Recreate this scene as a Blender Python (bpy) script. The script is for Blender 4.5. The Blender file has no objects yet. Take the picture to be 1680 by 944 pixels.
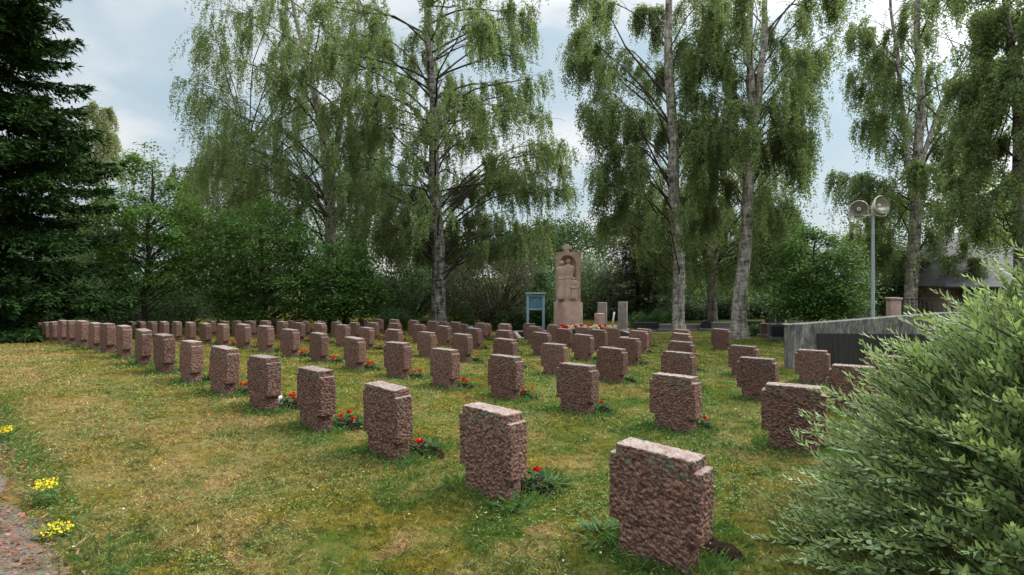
import bpy, bmesh, math, random
import numpy as np
from mathutils import Vector, Matrix, noise as mnoise

random.seed(7)
rng = np.random.default_rng(7)
S = bpy.context.scene
COL = S.collection
PI = math.pi
F, HC, YH = 920.0, 1.66, 455.0          # focal length in photo pixels, eye height, horizon row

# ------------------------------------------------------------------ camera
cam_d = bpy.data.cameras.new('camera')
cam = bpy.data.objects.new('camera', cam_d); COL.objects.link(cam)
cam.location = (0, 0, HC); cam.rotation_euler = (math.radians(90), 0, 0)
cam_d.sensor_width = 36; cam_d.lens = F / 1680 * 36
cam_d.shift_y = -(472 - YH) / 1680
cam_d.clip_start = 0.05; cam_d.clip_end = 3000
S.camera = cam

# ------------------------------------------------------------------ sky, sun, exposure
SUN_AZ, SUN_EL = math.radians(68), math.radians(42)    # azimuth measured from +Y towards +X
W = bpy.data.worlds.new('World'); S.world = W; W.use_nodes = True
nt = W.node_tree; nt.nodes.clear()
def N(tree, typ, **kw):
    n = tree.nodes.new(typ)
    for k, v in kw.items():
        if k.startswith('i_'):
            key = k[2:]
            n.inputs[int(key) if key.isdigit() else key.replace('_', ' ')].default_value = v
        else: setattr(n, k, v)
    return n
def ramp(tree, src, stops, interp='LINEAR'):
    r = tree.nodes.new('ShaderNodeValToRGB'); e = r.color_ramp.elements
    r.color_ramp.interpolation = interp
    while len(e) < len(stops): e.new(0.5)
    for i, (p, c) in enumerate(stops):
        e[i].position = p; e[i].color = (c, c, c, 1) if not hasattr(c, '__len__') else (*c, 1)
    tree.links.new(src, r.inputs[0]); return r.outputs[0]
def mixc(tree, fac, a, b, blend='MIX'):
    m = tree.nodes.new('ShaderNodeMix'); m.data_type = 'RGBA'; m.blend_type = blend
    for s, v in ((m.inputs[0], fac), (m.inputs[6], a), (m.inputs[7], b)):
        if hasattr(v, 'is_linked'): tree.links.new(v, s)
        elif hasattr(v, '__len__'): s.default_value = (*v, 1)
        else: s.default_value = v
    return m.outputs[2]
def math2(tree, op, a, b=None, clamp=False):
    m = tree.nodes.new('ShaderNodeMath'); m.operation = op; m.use_clamp = clamp
    for s, v in zip(m.inputs, (a, b)):
        if v is None: continue
        if hasattr(v, 'is_linked'): tree.links.new(v, s)
        else: s.default_value = v
    return m.outputs[0]
sky = N(nt, 'ShaderNodeTexSky', sky_type='NISHITA', sun_disc=False)
sky.sun_elevation = SUN_EL; sky.sun_rotation = SUN_AZ; sky.air_density = 1.2; sky.dust_density = 2.0
tc = N(nt, 'ShaderNodeTexCoord')
mp = N(nt, 'ShaderNodeMapping'); mp.inputs['Scale'].default_value = (1, 1, 2.6); mp.inputs['Location'].default_value = (.75, .32, .2)
nt.links.new(tc.outputs['Generated'], mp.inputs[0])
n1 = N(nt, 'ShaderNodeTexNoise', i_Scale=2.3, i_Detail=7.0, i_Roughness=.52, i_Distortion=.3)
nt.links.new(mp.outputs[0], n1.inputs[0])
cl = ramp(nt, n1.outputs[0], [(.36, (3.3, 4.2, 4.75)), (.47, (3.9, 4.65, 5.1)), (.57, (5.5, 5.75, 5.85)), (.68, (6.5, 6.55, 6.5))])
# an overcast sky is brighter on the side of the hidden sun
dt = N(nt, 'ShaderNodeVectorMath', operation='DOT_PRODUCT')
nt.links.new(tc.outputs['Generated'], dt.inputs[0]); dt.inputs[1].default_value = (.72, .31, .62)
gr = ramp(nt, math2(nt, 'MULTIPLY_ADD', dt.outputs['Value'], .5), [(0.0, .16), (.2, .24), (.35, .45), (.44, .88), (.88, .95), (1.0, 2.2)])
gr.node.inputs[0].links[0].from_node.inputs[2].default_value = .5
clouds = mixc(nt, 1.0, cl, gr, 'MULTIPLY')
# and, like every overcast sky, brighter overhead than near the horizon
sz = N(nt, 'ShaderNodeSeparateXYZ'); nt.links.new(tc.outputs['Generated'], sz.inputs[0])
zen = ramp(nt, sz.outputs[2], [(0.0, .90), (.43, .95), (.62, (2.55, 2.45, 2.3)), (1.0, (4.9, 4.6, 4.2))])
clouds = mixc(nt, 1.0, clouds, zen, 'MULTIPLY')
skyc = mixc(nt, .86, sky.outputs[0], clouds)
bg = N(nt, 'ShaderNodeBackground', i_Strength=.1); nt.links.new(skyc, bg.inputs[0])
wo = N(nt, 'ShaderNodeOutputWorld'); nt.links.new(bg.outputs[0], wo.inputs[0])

sun_d = bpy.data.lights.new('sun', 'SUN'); sun_d.energy = 1.5; sun_d.angle = math.radians(28); sun_d.color = (1, .965, .91)
sun = bpy.data.objects.new('sun', sun_d); COL.objects.link(sun)
sv = Vector((math.sin(SUN_AZ) * math.cos(SUN_EL), math.cos(SUN_AZ) * math.cos(SUN_EL), math.sin(SUN_EL)))
sun.rotation_euler = sv.to_track_quat('Z', 'Y').to_euler(); sun.location = (20, 0, 40)
S.view_settings.view_transform = 'Standard'; S.view_settings.look = 'None'
S.view_settings.exposure = 0.85; S.view_settings.gamma = 1
S.render.engine = 'CYCLES'
S.cycles.max_bounces = 6; S.cycles.diffuse_bounces = 3; S.cycles.transmission_bounces = 3
S.cycles.use_denoising = True

# ------------------------------------------------------------------ helpers
def px(x, y, Y):
    """world point seen at photo pixel (x, y) at distance Y (used to turn measured positions into metres)"""
    return Vector(((x - 840) / F * Y, Y, HC - (y - YH) * Y / F))
def tag(o, label=None, cat=None, group=None, kind=None):
    if label: o['label'] = label
    if cat: o['category'] = cat
    if group: o['group'] = group
    if kind: o['kind'] = kind
    return o
def empty(name, loc=(0, 0, 0), rz=0, label=None, cat=None, group=None):
    o = bpy.data.objects.new(name, None); COL.objects.link(o)
    o.location = loc; o.rotation_euler = (0, 0, rz); o.empty_display_size = .2
    return tag(o, label, cat, group)
def link(name, me, parent=None, loc=(0, 0, 0), rot=(0, 0, 0)):
    o = bpy.data.objects.new(name, me); COL.objects.link(o)
    o.location = loc; o.rotation_euler = rot
    if parent: o.parent = parent
    return o
def np_mesh(name, v, f, mat, tint=None, smooth=False):
    """mesh from an (n,3) vertex array and an (m,k) face array"""
    me = bpy.data.meshes.new(name)
    v = np.ascontiguousarray(v, dtype=np.float32); f = np.ascontiguousarray(f, dtype=np.int32)
    m, k = f.shape
    me.vertices.add(len(v)); me.vertices.foreach_set('co', v.ravel())
    me.loops.add(m * k); me.loops.foreach_set('vertex_index', f.ravel())
    me.polygons.add(m); me.polygons.foreach_set('loop_start', np.arange(0, m * k, k, dtype=np.int32))
    if smooth: me.polygons.foreach_set('use_smooth', np.ones(m, dtype=bool))
    if tint is not None:
        a = me.color_attributes.new('tint', 'FLOAT_COLOR', 'POINT')
        c = np.ones((len(v), 4), dtype=np.float32); c[:, :3] = tint
        a.data.foreach_set('color', c.ravel())
    me.update(calc_edges=True)
    if mat: me.materials.append(mat)
    return me
class Acc:
    """collects quads"""
    def __init__(s): s.v = []; s.f = []; s.t = []; s.n = 0
    def add(s, v, f, t=None):
        v = np.asarray(v, dtype=np.float32).reshape(-1, 3); f = np.asarray(f, dtype=np.int32)
        s.v.append(v); s.f.append(f + s.n); s.n += len(v)
        if t is not None: s.t.append(np.broadcast_to(np.asarray(t, dtype=np.float32), (len(v), 3)))
    def tube(s, pts, rad, sides=6, cap=False):
        pts = np.asarray(pts, dtype=float); n = len(pts); rad = np.broadcast_to(rad, (n,))
        d = np.gradient(pts, axis=0); d /= np.linalg.norm(d, axis=1)[:, None] + 1e-9
        ref = np.array([.0, 1, 0]) if abs(d[0][1]) < .9 else np.array([1., 0, 0])
        a = np.cross(d, ref); a /= np.linalg.norm(a, axis=1)[:, None] + 1e-9
        b = np.cross(d, a)
        th = np.linspace(0, 2 * PI, sides, endpoint=False)
        v = pts[:, None] + rad[:, None, None] * (np.cos(th)[None, :, None] * a[:, None] + np.sin(th)[None, :, None] * b[:, None])
        i = np.arange(n - 1)[:, None] * sides; j = np.arange(sides)[None]; k = (j + 1) % sides
        f = np.stack([i + j, i + k, i + sides + k, i + sides + j], -1).reshape(-1, 4)
        s.add(v.reshape(-1, 3), f)
        if cap:
            for e, o in ((n - 1, 1), (0, -1)):
                ring = v[e]; c = ring.mean(0)
                vv = np.vstack([ring, c[None]]); idx = [[q, (q + 1) % sides, sides, sides] for q in range(sides)]
                s.add(vv, idx)
    def box(s, c, size, rz=0, M=None):
        x, y, z = np.array(size) / 2
        v = np.array([[-x, -y, -z], [x, -y, -z], [x, y, -z], [-x, y, -z], [-x, -y, z], [x, -y, z], [x, y, z], [-x, y, z]])
        if M is not None: v = v @ np.array(M).T
        if rz:
            cs, sn = math.cos(rz), math.sin(rz); v = v @ np.array([[cs, sn, 0], [-sn, cs, 0], [0, 0, 1]])
        s.add(v + np.array(c), [[0, 3, 2, 1], [4, 5, 6, 7], [0, 1, 5, 4], [1, 2, 6, 5], [2, 3, 7, 6], [3, 0, 4, 7]])
    def leaves(s, p, a, side, L, w, tint=None, fold=.12):
        """rhombic leaves: base p, axis a, side vector, length, width"""
        L = np.broadcast_to(L, (len(p),))[:, None]; w = np.broadcast_to(w, (len(p),))[:, None]
        nrm = np.cross(a, side)
        m = p + a * L * .45 + nrm * w * fold
        v = np.stack([p, m + side * w * .5, p + a * L, m - side * w * .5], 1).reshape(-1, 3)
        f = np.arange(len(p) * 4).reshape(-1, 4)
        s.v.append(v.astype(np.float32)); s.f.append(f + s.n); s.n += len(v)
        if tint is not None: s.t.append(np.repeat(tint, 4, 0))
    def mesh(s, name, mat, smooth=False):
        def fix(f): return f
        me = np_mesh(name, np.concatenate(s.v), np.concatenate(s.f), mat,
                     np.concatenate(s.t) if s.t else None, smooth)
        return me
    def obj(s, name, mat, parent=None, smooth=False, bevel=0, **kw):
        me = s.mesh(name, mat, smooth)
        if any(len(set(p.vertices)) < 4 for p in me.polygons) if len(me.polygons) < 4000 else False: me.validate()
        o = link(name, me, parent, **kw)
        if bevel:
            b = o.modifiers.new('bevel', 'BEVEL'); b.width = bevel; b.segments = 2; b.limit_method = 'ANGLE'
        return o
def unit(v): return v / (np.linalg.norm(v, axis=-1, keepdims=True) + 1e-9)
def rvec(n): return unit(rng.normal(size=(n, 3)))
def perp(a):
    r = rvec(len(a)); return unit(np.cross(a, r))

# ------------------------------------------------------------------ materials
def mat(name):
    m = bpy.data.materials.new(name); m.use_nodes = True
    t = m.node_tree; b = t.nodes['Principled BSDF']; return m, t, b
def coords(t, scale=(1, 1, 1), kind='Object'):
    c = N(t, 'ShaderNodeTexCoord'); mpn = N(t, 'ShaderNodeMapping'); mpn.inputs['Scale'].default_value = scale
    t.links.new(c.outputs[kind], mpn.inputs[0]); return mpn.outputs[0]
def noise(t, co, scale, detail=4, rough=.55, dist=0):
    n = N(t, 'ShaderNodeTexNoise', i_Scale=scale, i_Detail=detail, i_Roughness=rough, i_Distortion=dist)
    if co is not None: t.links.new(co, n.inputs[0])
    return n.outputs[0]
def bump(t, b, h, strength=.5, dist=.02):
    n = N(t, 'ShaderNodeBump', i_Strength=strength, i_Distance=dist); t.links.new(h, n.inputs['Height']); t.links.new(n.outputs[0], b.inputs['Normal'])
def simple(name, col, rough=.7, var=.25, scale=8, bmp=.0, metal=0):
    m, t, b = mat(name); co = coords(t)
    n = noise(t, co, scale, 5)
    c = mixc(t, ramp(t, n, [(.3, 0.), (.7, 1.)]), tuple(x * (1 - var) for x in col), tuple(x * (1 + var) for x in col))
    t.links.new(c, b.inputs['Base Color']); b.inputs['Roughness'].default_value = rough; b.inputs['Metallic'].default_value = metal
    b.inputs['Specular IOR Level'].default_value = .3
    if bmp: bump(t, b, noise(t, co, scale * 6, 4), bmp, .01)
    return m
def leaf_mat(name, col, trans=.35, rough=.55, spec=.25):
    m, t, b = mat(name)
    at = N(t, 'ShaderNodeAttribute', attribute_name='tint')
    c = mixc(t, 1.0, at.outputs['Color'], col, 'MULTIPLY')
    t.links.new(c, b.inputs['Base Color']); b.inputs['Roughness'].default_value = rough; b.inputs['Specular IOR Level'].default_value = spec
    tr = N(t, 'ShaderNodeBsdfTranslucent'); c2 = mixc(t, 1.0, c, (1.25, 1.25, .7), 'MULTIPLY'); t.links.new(c2, tr.inputs[0])
    mx = N(t, 'ShaderNodeMixShader', i_0=trans); t.links.new(b.outputs[0], mx.inputs[1]); t.links.new(tr.outputs[0], mx.inputs[2])
    t.links.new(mx.outputs[0], t.nodes['Material Output'].inputs[0]); return m
def tints(n, var=.22, hue=.12):
    g = rng.normal(1, var, (n, 1)).clip(.45, 1.7); h = rng.normal(0, hue, (n, 1))
    return np.concatenate([g * (1 + h), g, g * (1 - h)], 1).clip(.2, 2)

def granite():
    m, t, b = mat('rough pink granite')
    co = coords(t); oi = N(t, 'ShaderNodeObjectInfo')
    add = N(t, 'ShaderNodeVectorMath', operation='ADD'); t.links.new(co, add.inputs[0])
    cmb = N(t, 'ShaderNodeCombineXYZ'); r10 = math2(t, 'MULTIPLY', oi.outputs['Random'], 37.)
    t.links.new(r10, cmb.inputs[0]); t.links.new(r10, cmb.inputs[2]); t.links.new(cmb.outputs[0], add.inputs[1]); v = add.outputs[0]
    grain = noise(t, v, 120, 3, .7)
    c = ramp(t, grain, [(.30, (.055, .029, .023)), (.43, (.175, .085, .062)), (.56, (.29, .155, .118)), (.71, (.50, .35, .30))])
    med = noise(t, v, 9, 4)
    c = mixc(t, ramp(t, med, [(.35, 0.), (.7, .5)]), c, (.17, .085, .07))
    blot = N(t, 'ShaderNodeMapping'); blot.inputs['Scale'].default_value = (1, 1, 1.5); t.links.new(v, blot.inputs[0])
    c = mixc(t, ramp(t, noise(t, blot.outputs[0], 40, 4, .65), [(.42, .9), (.55, 0.)]), c, (.05, .03, .025))
    # grey-green lichen in blotches, most of it near the top
    sep = N(t, 'ShaderNodeSeparateXYZ'); t.links.new(co, sep.inputs[0])
    li = noise(t, v, 16, 6, .75)
    hi = math2(t, 'MULTIPLY', math2(t, 'SUBTRACT', sep.outputs[2], .34), .42)
    lf = ramp(t, math2(t, 'ADD', li, hi), [(.62, 0.), (.69, .8)])
    lc = mixc(t, noise(t, v, 60, 3), (.05, .05, .045), (.22, .235, .2))
    c = mixc(t, lf, c, lc)
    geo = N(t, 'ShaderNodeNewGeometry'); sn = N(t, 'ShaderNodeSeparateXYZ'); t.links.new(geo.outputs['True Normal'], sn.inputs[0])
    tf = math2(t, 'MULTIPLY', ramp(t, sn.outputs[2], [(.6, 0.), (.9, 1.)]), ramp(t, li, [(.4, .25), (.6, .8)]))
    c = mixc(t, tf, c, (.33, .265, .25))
    val = math2(t, 'ADD', math2(t, 'MULTIPLY', oi.outputs['Random'], .35), .82)
    hs = N(t, 'ShaderNodeHueSaturation'); t.links.new(val, hs.inputs['Value']); t.links.new(c, hs.inputs['Color'])
    t.links.new(hs.outputs[0], b.inputs['Base Color']); b.inputs['Roughness'].default_value = .85; b.inputs['Specular IOR Level'].default_value = .25
    bump(t, b, math2(t, 'ADD', noise(t, v, 55, 4, .6), math2(t, 'MULTIPLY', grain, .3)), .9, .012)
    return m
M = {}
M['granite'] = granite()
def bark(name, white, dark, scl=1.0, amount=.5, foot=True):
    m, t, b = mat(name)
    co = coords(t, (3.2, 3.2, 1.0)); n1 = noise(t, co, 5.5 * scl, 6, .7, .6)
    co2 = coords(t, (1, 1, 4.5)); n2 = noise(t, co2, 6 * scl, 5, .65)
    f = math2(t, 'ADD', math2(t, 'MULTIPLY', n1, .6), math2(t, 'MULTIPLY', n2, .4))
    c = ramp(t, f, [(amount - .13, dark), (amount - .02, tuple((x + y) * .42 for x, y in zip(dark, white))), (amount + .1, white)])
    t.links.new(c, b.inputs['Base Color']); b.inputs['Roughness'].default_value = .9; b.inputs['Specular IOR Level'].default_value = .15
    bump(t, b, f, 1.0, .05); return m
M['birch_bark'] = bark('birch bark', (.56, .51, .47), (.05, .038, .03), .42, .52)
M['birch_bark_dark'] = bark('dark fissured birch bark', (.46, .42, .39), (.025, .02, .018), .42, .55)
M['twig'] = simple('birch branch bark', (.045, .035, .03), .9, .4, 4)
M['brown_bark'] = simple('brown bark', (.05, .038, .03), .95, .4, 6, .5)
M['birch_leaf'] = leaf_mat('birch leaf', (.165, .222, .105), .5)
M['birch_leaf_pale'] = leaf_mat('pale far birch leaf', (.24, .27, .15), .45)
M['maple_leaf'] = leaf_mat('maple leaf', (.085, .165, .045), .4)
M['young_leaf'] = leaf_mat('young maple leaf', (.115, .21, .05), .42)
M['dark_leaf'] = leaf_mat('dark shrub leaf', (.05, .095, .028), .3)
M['brown_leaf'] = leaf_mat('dull brown green foliage', (.09, .085, .042), .25)
M['needle'] = leaf_mat('spruce needles', (.03, .068, .018), .1, .7, .12)
M['pine_needle'] = leaf_mat('pine needles', (.045, .05, .025), .1, .6)
M['willow_leaf'] = leaf_mat('willow leaf', (.235, .325, .155), .35, .45, .35)
M['pale_willow'] = leaf_mat('pale willow foliage', (.13, .18, .09), .3)
M['shrub_leaf'] = leaf_mat('fresh shrub leaf', (.06, .13, .035), .3)
M['begonia_leaf'] = leaf_mat('begonia leaf', (.03, .065, .02), .2)
M['red_petal'] = leaf_mat('red petal', (.62, .02, .015), .2)
M['white_petal'] = leaf_mat('white petal', (.75, .70, .62), .25)
M['yellow_petal'] = leaf_mat('yellow petal', (.72, .58, .02), .2)
M['soil'] = simple('dark soil', (.022, .014, .010), 1.0, .6, 30, 1.0)
M['soil'].node_tree.nodes['Principled BSDF'].inputs['Specular IOR Level'].default_value = .05
M['litter'] = leaf_mat('fallen leaf', (.19, .085, .05), .1)

# the lawn: green grass, olive moss and straw-dry patches
def lawn_colour(t, co):
    sep = N(t, 'ShaderNodeSeparateXYZ'); t.links.new(co, sep.inputs[0])
    big = noise(t, co, .55, 5, .6); mid = noise(t, co, 2.3, 5, .6); fine = noise(t, co, 14, 4, .65)
    c = mixc(t, ramp(t, mid, [(.36, 0.), (.62, 1.)]), (.085, .15, .026), (.175, .215, .044))
    mo = noise(t, co, 1.6, 5, .6); mo.node.inputs['Distortion'].default_value = .6
    mo = math2(t, 'ADD', mo, math2(t, 'SUBTRACT', math2(t, 'MULTIPLY', ramp(t, math2(t, 'ADD', math2(t, 'MULTIPLY', sep.outputs[0], -.1), .4), [(.2, 0.), (.75, .12)]), 1.), .07))
    c = mixc(t, ramp(t, mo, [(.44, 0.), (.60, .9)]), c, (.27, .21, .03))
    # drier on the strip between path and front row
    cc = math2(t, 'ADD', math2(t, 'MULTIPLY', sep.outputs[0], .917), math2(t, 'MULTIPLY', sep.outputs[1], .99))
    strip = ramp(t, math2(t, 'MULTIPLY', cc, .1), [(.0, .10), (.18, .12), (.36, .04), (.5, -.0), (1., .0)])
    left = ramp(t, math2(t, 'MULTIPLY', sep.outputs[0], -.1), [(.0, 0.), (.35, .07)])
    dry = math2(t, 'ADD', math2(t, 'ADD', math2(t, 'MULTIPLY', big, .5), math2(t, 'MULTIPLY', mid, .5)), math2(t, 'MULTIPLY', strip, left.node and math2(t, 'MULTIPLY', left, 12.)))
    c = mixc(t, ramp(t, dry, [(.48, 0.), (.66, .9)]), c, (.43, .31, .135))
    sp = noise(t, co, 1.15, 3, .5); sp.node.inputs['Distortion'].default_value = 1.2
    c = mixc(t, ramp(t, sp, [(.62, 0.), (.70, .85)]), c, (.40, .25, .12))
    c = mixc(t, ramp(t, fine, [(.34, .6), (.55, 0.)]), c, (.035, .045, .012))
    return c, fine
m, t, b = mat('lawn'); co = coords(t); c, fine = lawn_colour(t, co)
t.links.new(mixc(t, 1., c, (.62, .6, .55), 'MULTIPLY'), b.inputs['Base Color']); b.inputs['Roughness'].default_value = 1; b.inputs['Specular IOR Level'].default_value = .05
bump(t, b, math2(t, 'ADD', noise(t, co, 60, 4, .7), fine), 1., .03); M['lawn'] = m
m, t, b = mat('grass blade'); co = coords(t); c, fine = lawn_colour(t, co)
at = N(t, 'ShaderNodeAttribute', attribute_name='tint'); c = mixc(t, 1., c, at.outputs['Color'], 'MULTIPLY')
t.links.new(c, b.inputs['Base Color']); b.inputs['Roughness'].default_value = .7; b.inputs['Specular IOR Level'].default_value = .2
tr = N(t, 'ShaderNodeBsdfTranslucent'); t.links.new(c, tr.inputs[0])
mx = N(t, 'ShaderNodeMixShader', i_0=.25); t.links.new(b.outputs[0], mx.inputs[1]); t.links.new(tr.outputs[0], mx.inputs[2])
t.links.new(mx.outputs[0], t.nodes['Material Output'].inputs[0]); M['grass'] = m
M['clover'] = leaf_mat('clover leaf', (.135, .205, .055), .3)
M['tuft'] = leaf_mat('lush grass', (.085, .165, .045), .35)
M['straw'] = leaf_mat('dry grass stalk', (.34, .29, .15), .2)
m, t, b = mat('gravel path'); co = coords(t)
vo = N(t, 'ShaderNodeTexVoronoi', i_Scale=130.); t.links.new(co, vo.inputs[0])
c = ramp(t, noise(t, co, 70, 3, .6), [(.3, (.045, .033, .027)), (.5, (.115, .085, .066)), (.7, (.22, .175, .145))])
c = mixc(t, ramp(t, noise(t, co, 2.5, 5), [(.45, 0.), (.65, .75)]), c, (.085, .085, .03))
t.links.new(c, b.inputs['Base Color']); b.inputs['Roughness'].default_value = .95
bump(t, b, vo.outputs['Distance'], .6, .008); M['gravel'] = m
def concrete():
    m, t, b = mat('weathered concrete'); co = coords(t, (3.5, 3.5, .8))
    st = noise(t, co, 3.0, 8, .72, 1.2); co2 = coords(t); bl = noise(t, co2, 4, 6, .7)
    c = ramp(t, st, [(.36, (.05, .047, .044)), (.5, (.15, .145, .135)), (.64, (.30, .29, .275))])
    c = mixc(t, ramp(t, bl, [(.45, 0.), (.68, .8)]), c, (.09, .085, .078))
    t.links.new(c, b.inputs['Base Color']); b.inputs['Roughness'].default_value = .9
    bump(t, b, noise(t, co2, 40, 5, .7), .6, .01); return m
M['concrete'] = concrete()
m, t, b = mat('dark steel panel'); co = coords(t, (6, 6, .5))
c = ramp(t, noise(t, co, 3, 5, .6), [(.35, (.014, .012, .012)), (.7, (.035, .03, .029))])
t.links.new(c, b.inputs['Base Color']); b.inputs['Roughness'].default_value = .75; M['dark_panel'] = m
def monument_stone():
    m, t, b = mat('monument granite'); co = coords(t)
    g = noise(t, co, 90, 3, .7); c = ramp(t, g, [(.3, (.38, .24, .185)), (.55, (.56, .385, .32)), (.72, (.66, .51, .45))])
    c = mixc(t, ramp(t, noise(t, co, 3, 5), [(.4, 0.), (.75, .55)]), c, (.26, .15, .11))
    sep = N(t, 'ShaderNodeSeparateXYZ'); t.links.new(co, sep.inputs[0])
    wv = math2(t, 'PINGPONG', sep.outputs[2], .045)
    t.links.new(c, b.inputs['Base Color']); b.inputs['Roughness'].default_value = .85
    bump(t, b, math2(t, 'ADD', math2(t, 'MULTIPLY', wv, 14.), noise(t, co, 30, 4)), .55, .012); return m
M['monument'] = monument_stone()
M['pillar_stone'] = simple('grey brown pillar granite', (.33, .28, .27), .8, .35, 5, .4)
M['dark_stone'] = simple('dark polished granite', (.03, .03, .034), .4, .4, 12)
M['grey_stone'] = simple('grey granite', (.15, .145, .15), .7, .3, 10, .3)
M['brown_stone'] = simple('brown granite', (.16, .11, .09), .75, .3, 10, .3)
M['navy_stone'] = simple('blue black polished granite', (.02, .026, .04), .25, .3, 12)
M['board_paint'] = simple('pale blue painted wood', (.22, .34, .37), .6, .15, 6)
M['board_panel'] = simple('teal painted boards', (.11, .25, .30), .5, .2, 5)
M['galv'] = simple('galvanised steel', (.36, .42, .47), .45, .12, 5, 0, .3)
M['lamp_shell'] = simple('pale lamp housing', (.62, .58, .53), .5, .1, 5)
M['lamp_bowl'] = simple('lamp reflector', (.42, .40, .35), .25, .15, 4, 0, .6)
M['lamp_glass'] = simple('lamp bulb glass', (.75, .74, .70), .2, .05, 4)
M['iron'] = simple('black iron', (.015, .015, .016), .6, .3, 10)
M['plaster'] = simple('pink rough plaster', (.42, .30, .27), .9, .2, 5, .6)
M['roof'] = simple('dark grey roof', (.05, .05, .06), .7, .3, 3, .4)
M['red_brick'] = simple('red brick', (.25, .09, .06), .85, .3, 12, .4)
M['shed_roof'] = simple('grey green roof sheet', (.30, .36, .34), .6, .15, 4)
M['shed_wall'] = simple('dark boarding', (.03, .024, .024), .85, .3, 6)
M['teal_plastic'] = simple('teal plastic', (.02, .26, .24), .4, .1, 5)
M['white_plastic'] = simple('white plastic', (.7, .72, .72), .4, .05, 5)
M['blue_plastic'] = simple('blue plastic', (.1, .3, .5), .4, .05, 5)

# ------------------------------------------------------------------ headstone survey: photo position of the middle of each top edge
ROWS = {
 'front': (4.08, [(1080,735),(808,670),(637,632),(519,605),(433,585),(366,570),(313,560),(270,549),(235,541),(204,534.5),(176.5,531),(156,530),(134,526.5),(117.5,526.5),(103,526),(90,528),(77.5,529),(67.5,530),(57.5,531)]),
 'second': (8.17, [(1303,632),(1108,616),(947,598),(828.6,584),(729.5,573),(653,562),(582,554),(523,546.7),(475.4,540.5),(435.8,534.8),(399.6,532),(365.7,532),(338,530.5),(312.5,529),(289.5,528),(269,528),(249.5,528),(232.5,528),(217,528)]),
 'third': (12.1, [(1402,600),(1244,587.5),(1113,578),(1003,571),(909.7,564.3),(829,556),(758.7,548),(699.5,545),(647.3,540.5),(601,537.6),(562,533),(524.8,530.5),(489.7,529.5),(464,527.6),(435.8,526.4),(412,526.7),(388.6,526.7),(367.6,527.2),(348,527.2)]),
 'fourth': (15.88, [(1450,583),(1334,574.5),(1220,567.5),(1117.5,560.5),(1031.5,554.8),(956,549),(887.7,545.7),(828.6,542),(777.3,538.6),(728.7,534.8),(687.5,532.5),(648.2,530.5),(612.5,529.5),(581.5,529.5),(552.4,528.6),(525.7,528),(502,527),(475.9,526.2),(452.5,524.3)]),
 'fifth': (19.77, [(1117.5,547),(1048,543),(982,541),(926,539.6),(877,535.7),(828.5,532),(789.5,530.3),(748,528.6),(711,527),(678,525.7),(647,524.3),(620.6,523.8),(594,524),(567,524),(544,523.3)]),
 'sixth': (23.6, [(1183,540),(1118,541),(1056,539.6),(1004.8,538.6),(956,537),(908.7,533.4),(868.7,531),(828,530.8),(797,531),(761,532),(728.7,528.6)]),
}
SH = .65                                 # headstone height
STONES = []
for row, (c, lst) in ROWS.items():
    for i, (x, y) in enumerate(lst):
        tt = (x - 840) / F; Y = c / (.917 * tt + .99); X = tt * Y
        STONES.append((row, i, X, Y, HC - SH - (y - YH) * Y / F))
# terrain: a smooth surface through the feet of the headstones
CTRL = [(0,0,0),(-3,1,0),(3,1,0),(-5,4,.03),(-9,8,.05),(-15,13,-.15),(-22,18,-.62),(-30,24,-.85),(5,4,-.06),(8,6,-.15),(12,12,-.4),
        (15,22,-.62),(25,20,-.6),(10,25,-.85),(5,32,-1.05),(-10,38,-1.25),(20,35,-.95),(-30,40,-1.25),(0,60,-1.3),(60,60,-1.1),(-60,60,-1.3),
        (60,10,-.5),(-60,10,-.7),(0,-40,0),(40,-30,0),(-40,-30,0)]
TP = np.array([(s[2], s[3], s[4]) for s in STONES] + CTRL, dtype=float)
def _U(d2): return .5 * d2 * np.log(d2 + 1e-6)
_n = len(TP); _d2 = ((TP[:, None, :2] - TP[None, :, :2]) ** 2).sum(-1)
_P = np.c_[np.ones(_n), TP[:, :2]]
_A = np.block([[_U(_d2) + np.eye(_n) * 6.0, _P], [_P.T, np.zeros((3, 3))]])
_w = np.linalg.solve(_A, np.r_[TP[:, 2], 0, 0, 0])
def ground(x, y):
    x = np.asarray(x, dtype=float); y = np.asarray(y, dtype=float); sh = x.shape; q = np.c_[x.ravel(), y.ravel()]
    out = np.empty(len(q))
    for k in range(0, len(q), 20000):
        b_ = q[k:k + 20000]; d2 = ((b_[:, None] - TP[None, :, :2]) ** 2).sum(-1)
        out[k:k + 20000] = _U(d2) @ _w[:_n] + _w[_n] + b_ @ _w[_n + 1:]
    r = np.hypot(q[:, 0], q[:, 1] - 10); f = np.clip((r - 42) / 25, 0, 1); f = f * f * (3 - 2 * f)
    return ((1 - f) * out + f * -1.25).reshape(sh)
def gz(x, y): return float(ground(np.array([x]), np.array([y]))[0])

# ------------------------------------------------------------------ ground and path
def axis(lo, hi, fine_lo, fine_hi, step, grow=1.25):
    a = list(np.arange(fine_lo, fine_hi + step / 2, step)); s = step
    while a[-1] < hi: s *= grow; a.append(a[-1] + s)
    s = step
    while a[0] > lo: s *= grow; a.insert(0, a[0] - s)
    return np.array(a)
gx = axis(-1500, 1500, -20, 16, .16); gy = axis(-600, 1800, 1.5, 26, .16)
GX, GY = np.meshgrid(gx, gy); GZ = ground(GX, GY)
near = (np.abs(GX) < 21) & (GY < 28) & (GY > 0)
GZ = GZ + np.where(near, .010 * np.sin(GX * 3.1 + 1.7 * np.sin(GY * 1.3)) * np.sin(GY * 2.7 + GX) + .006 * np.sin(GX * 8.3 + GY * 5.1), 0)
nx, ny = len(gx), len(gy)
ii = (np.arange(ny - 1)[:, None] * nx + np.arange(nx - 1)[None]).ravel()
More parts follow.
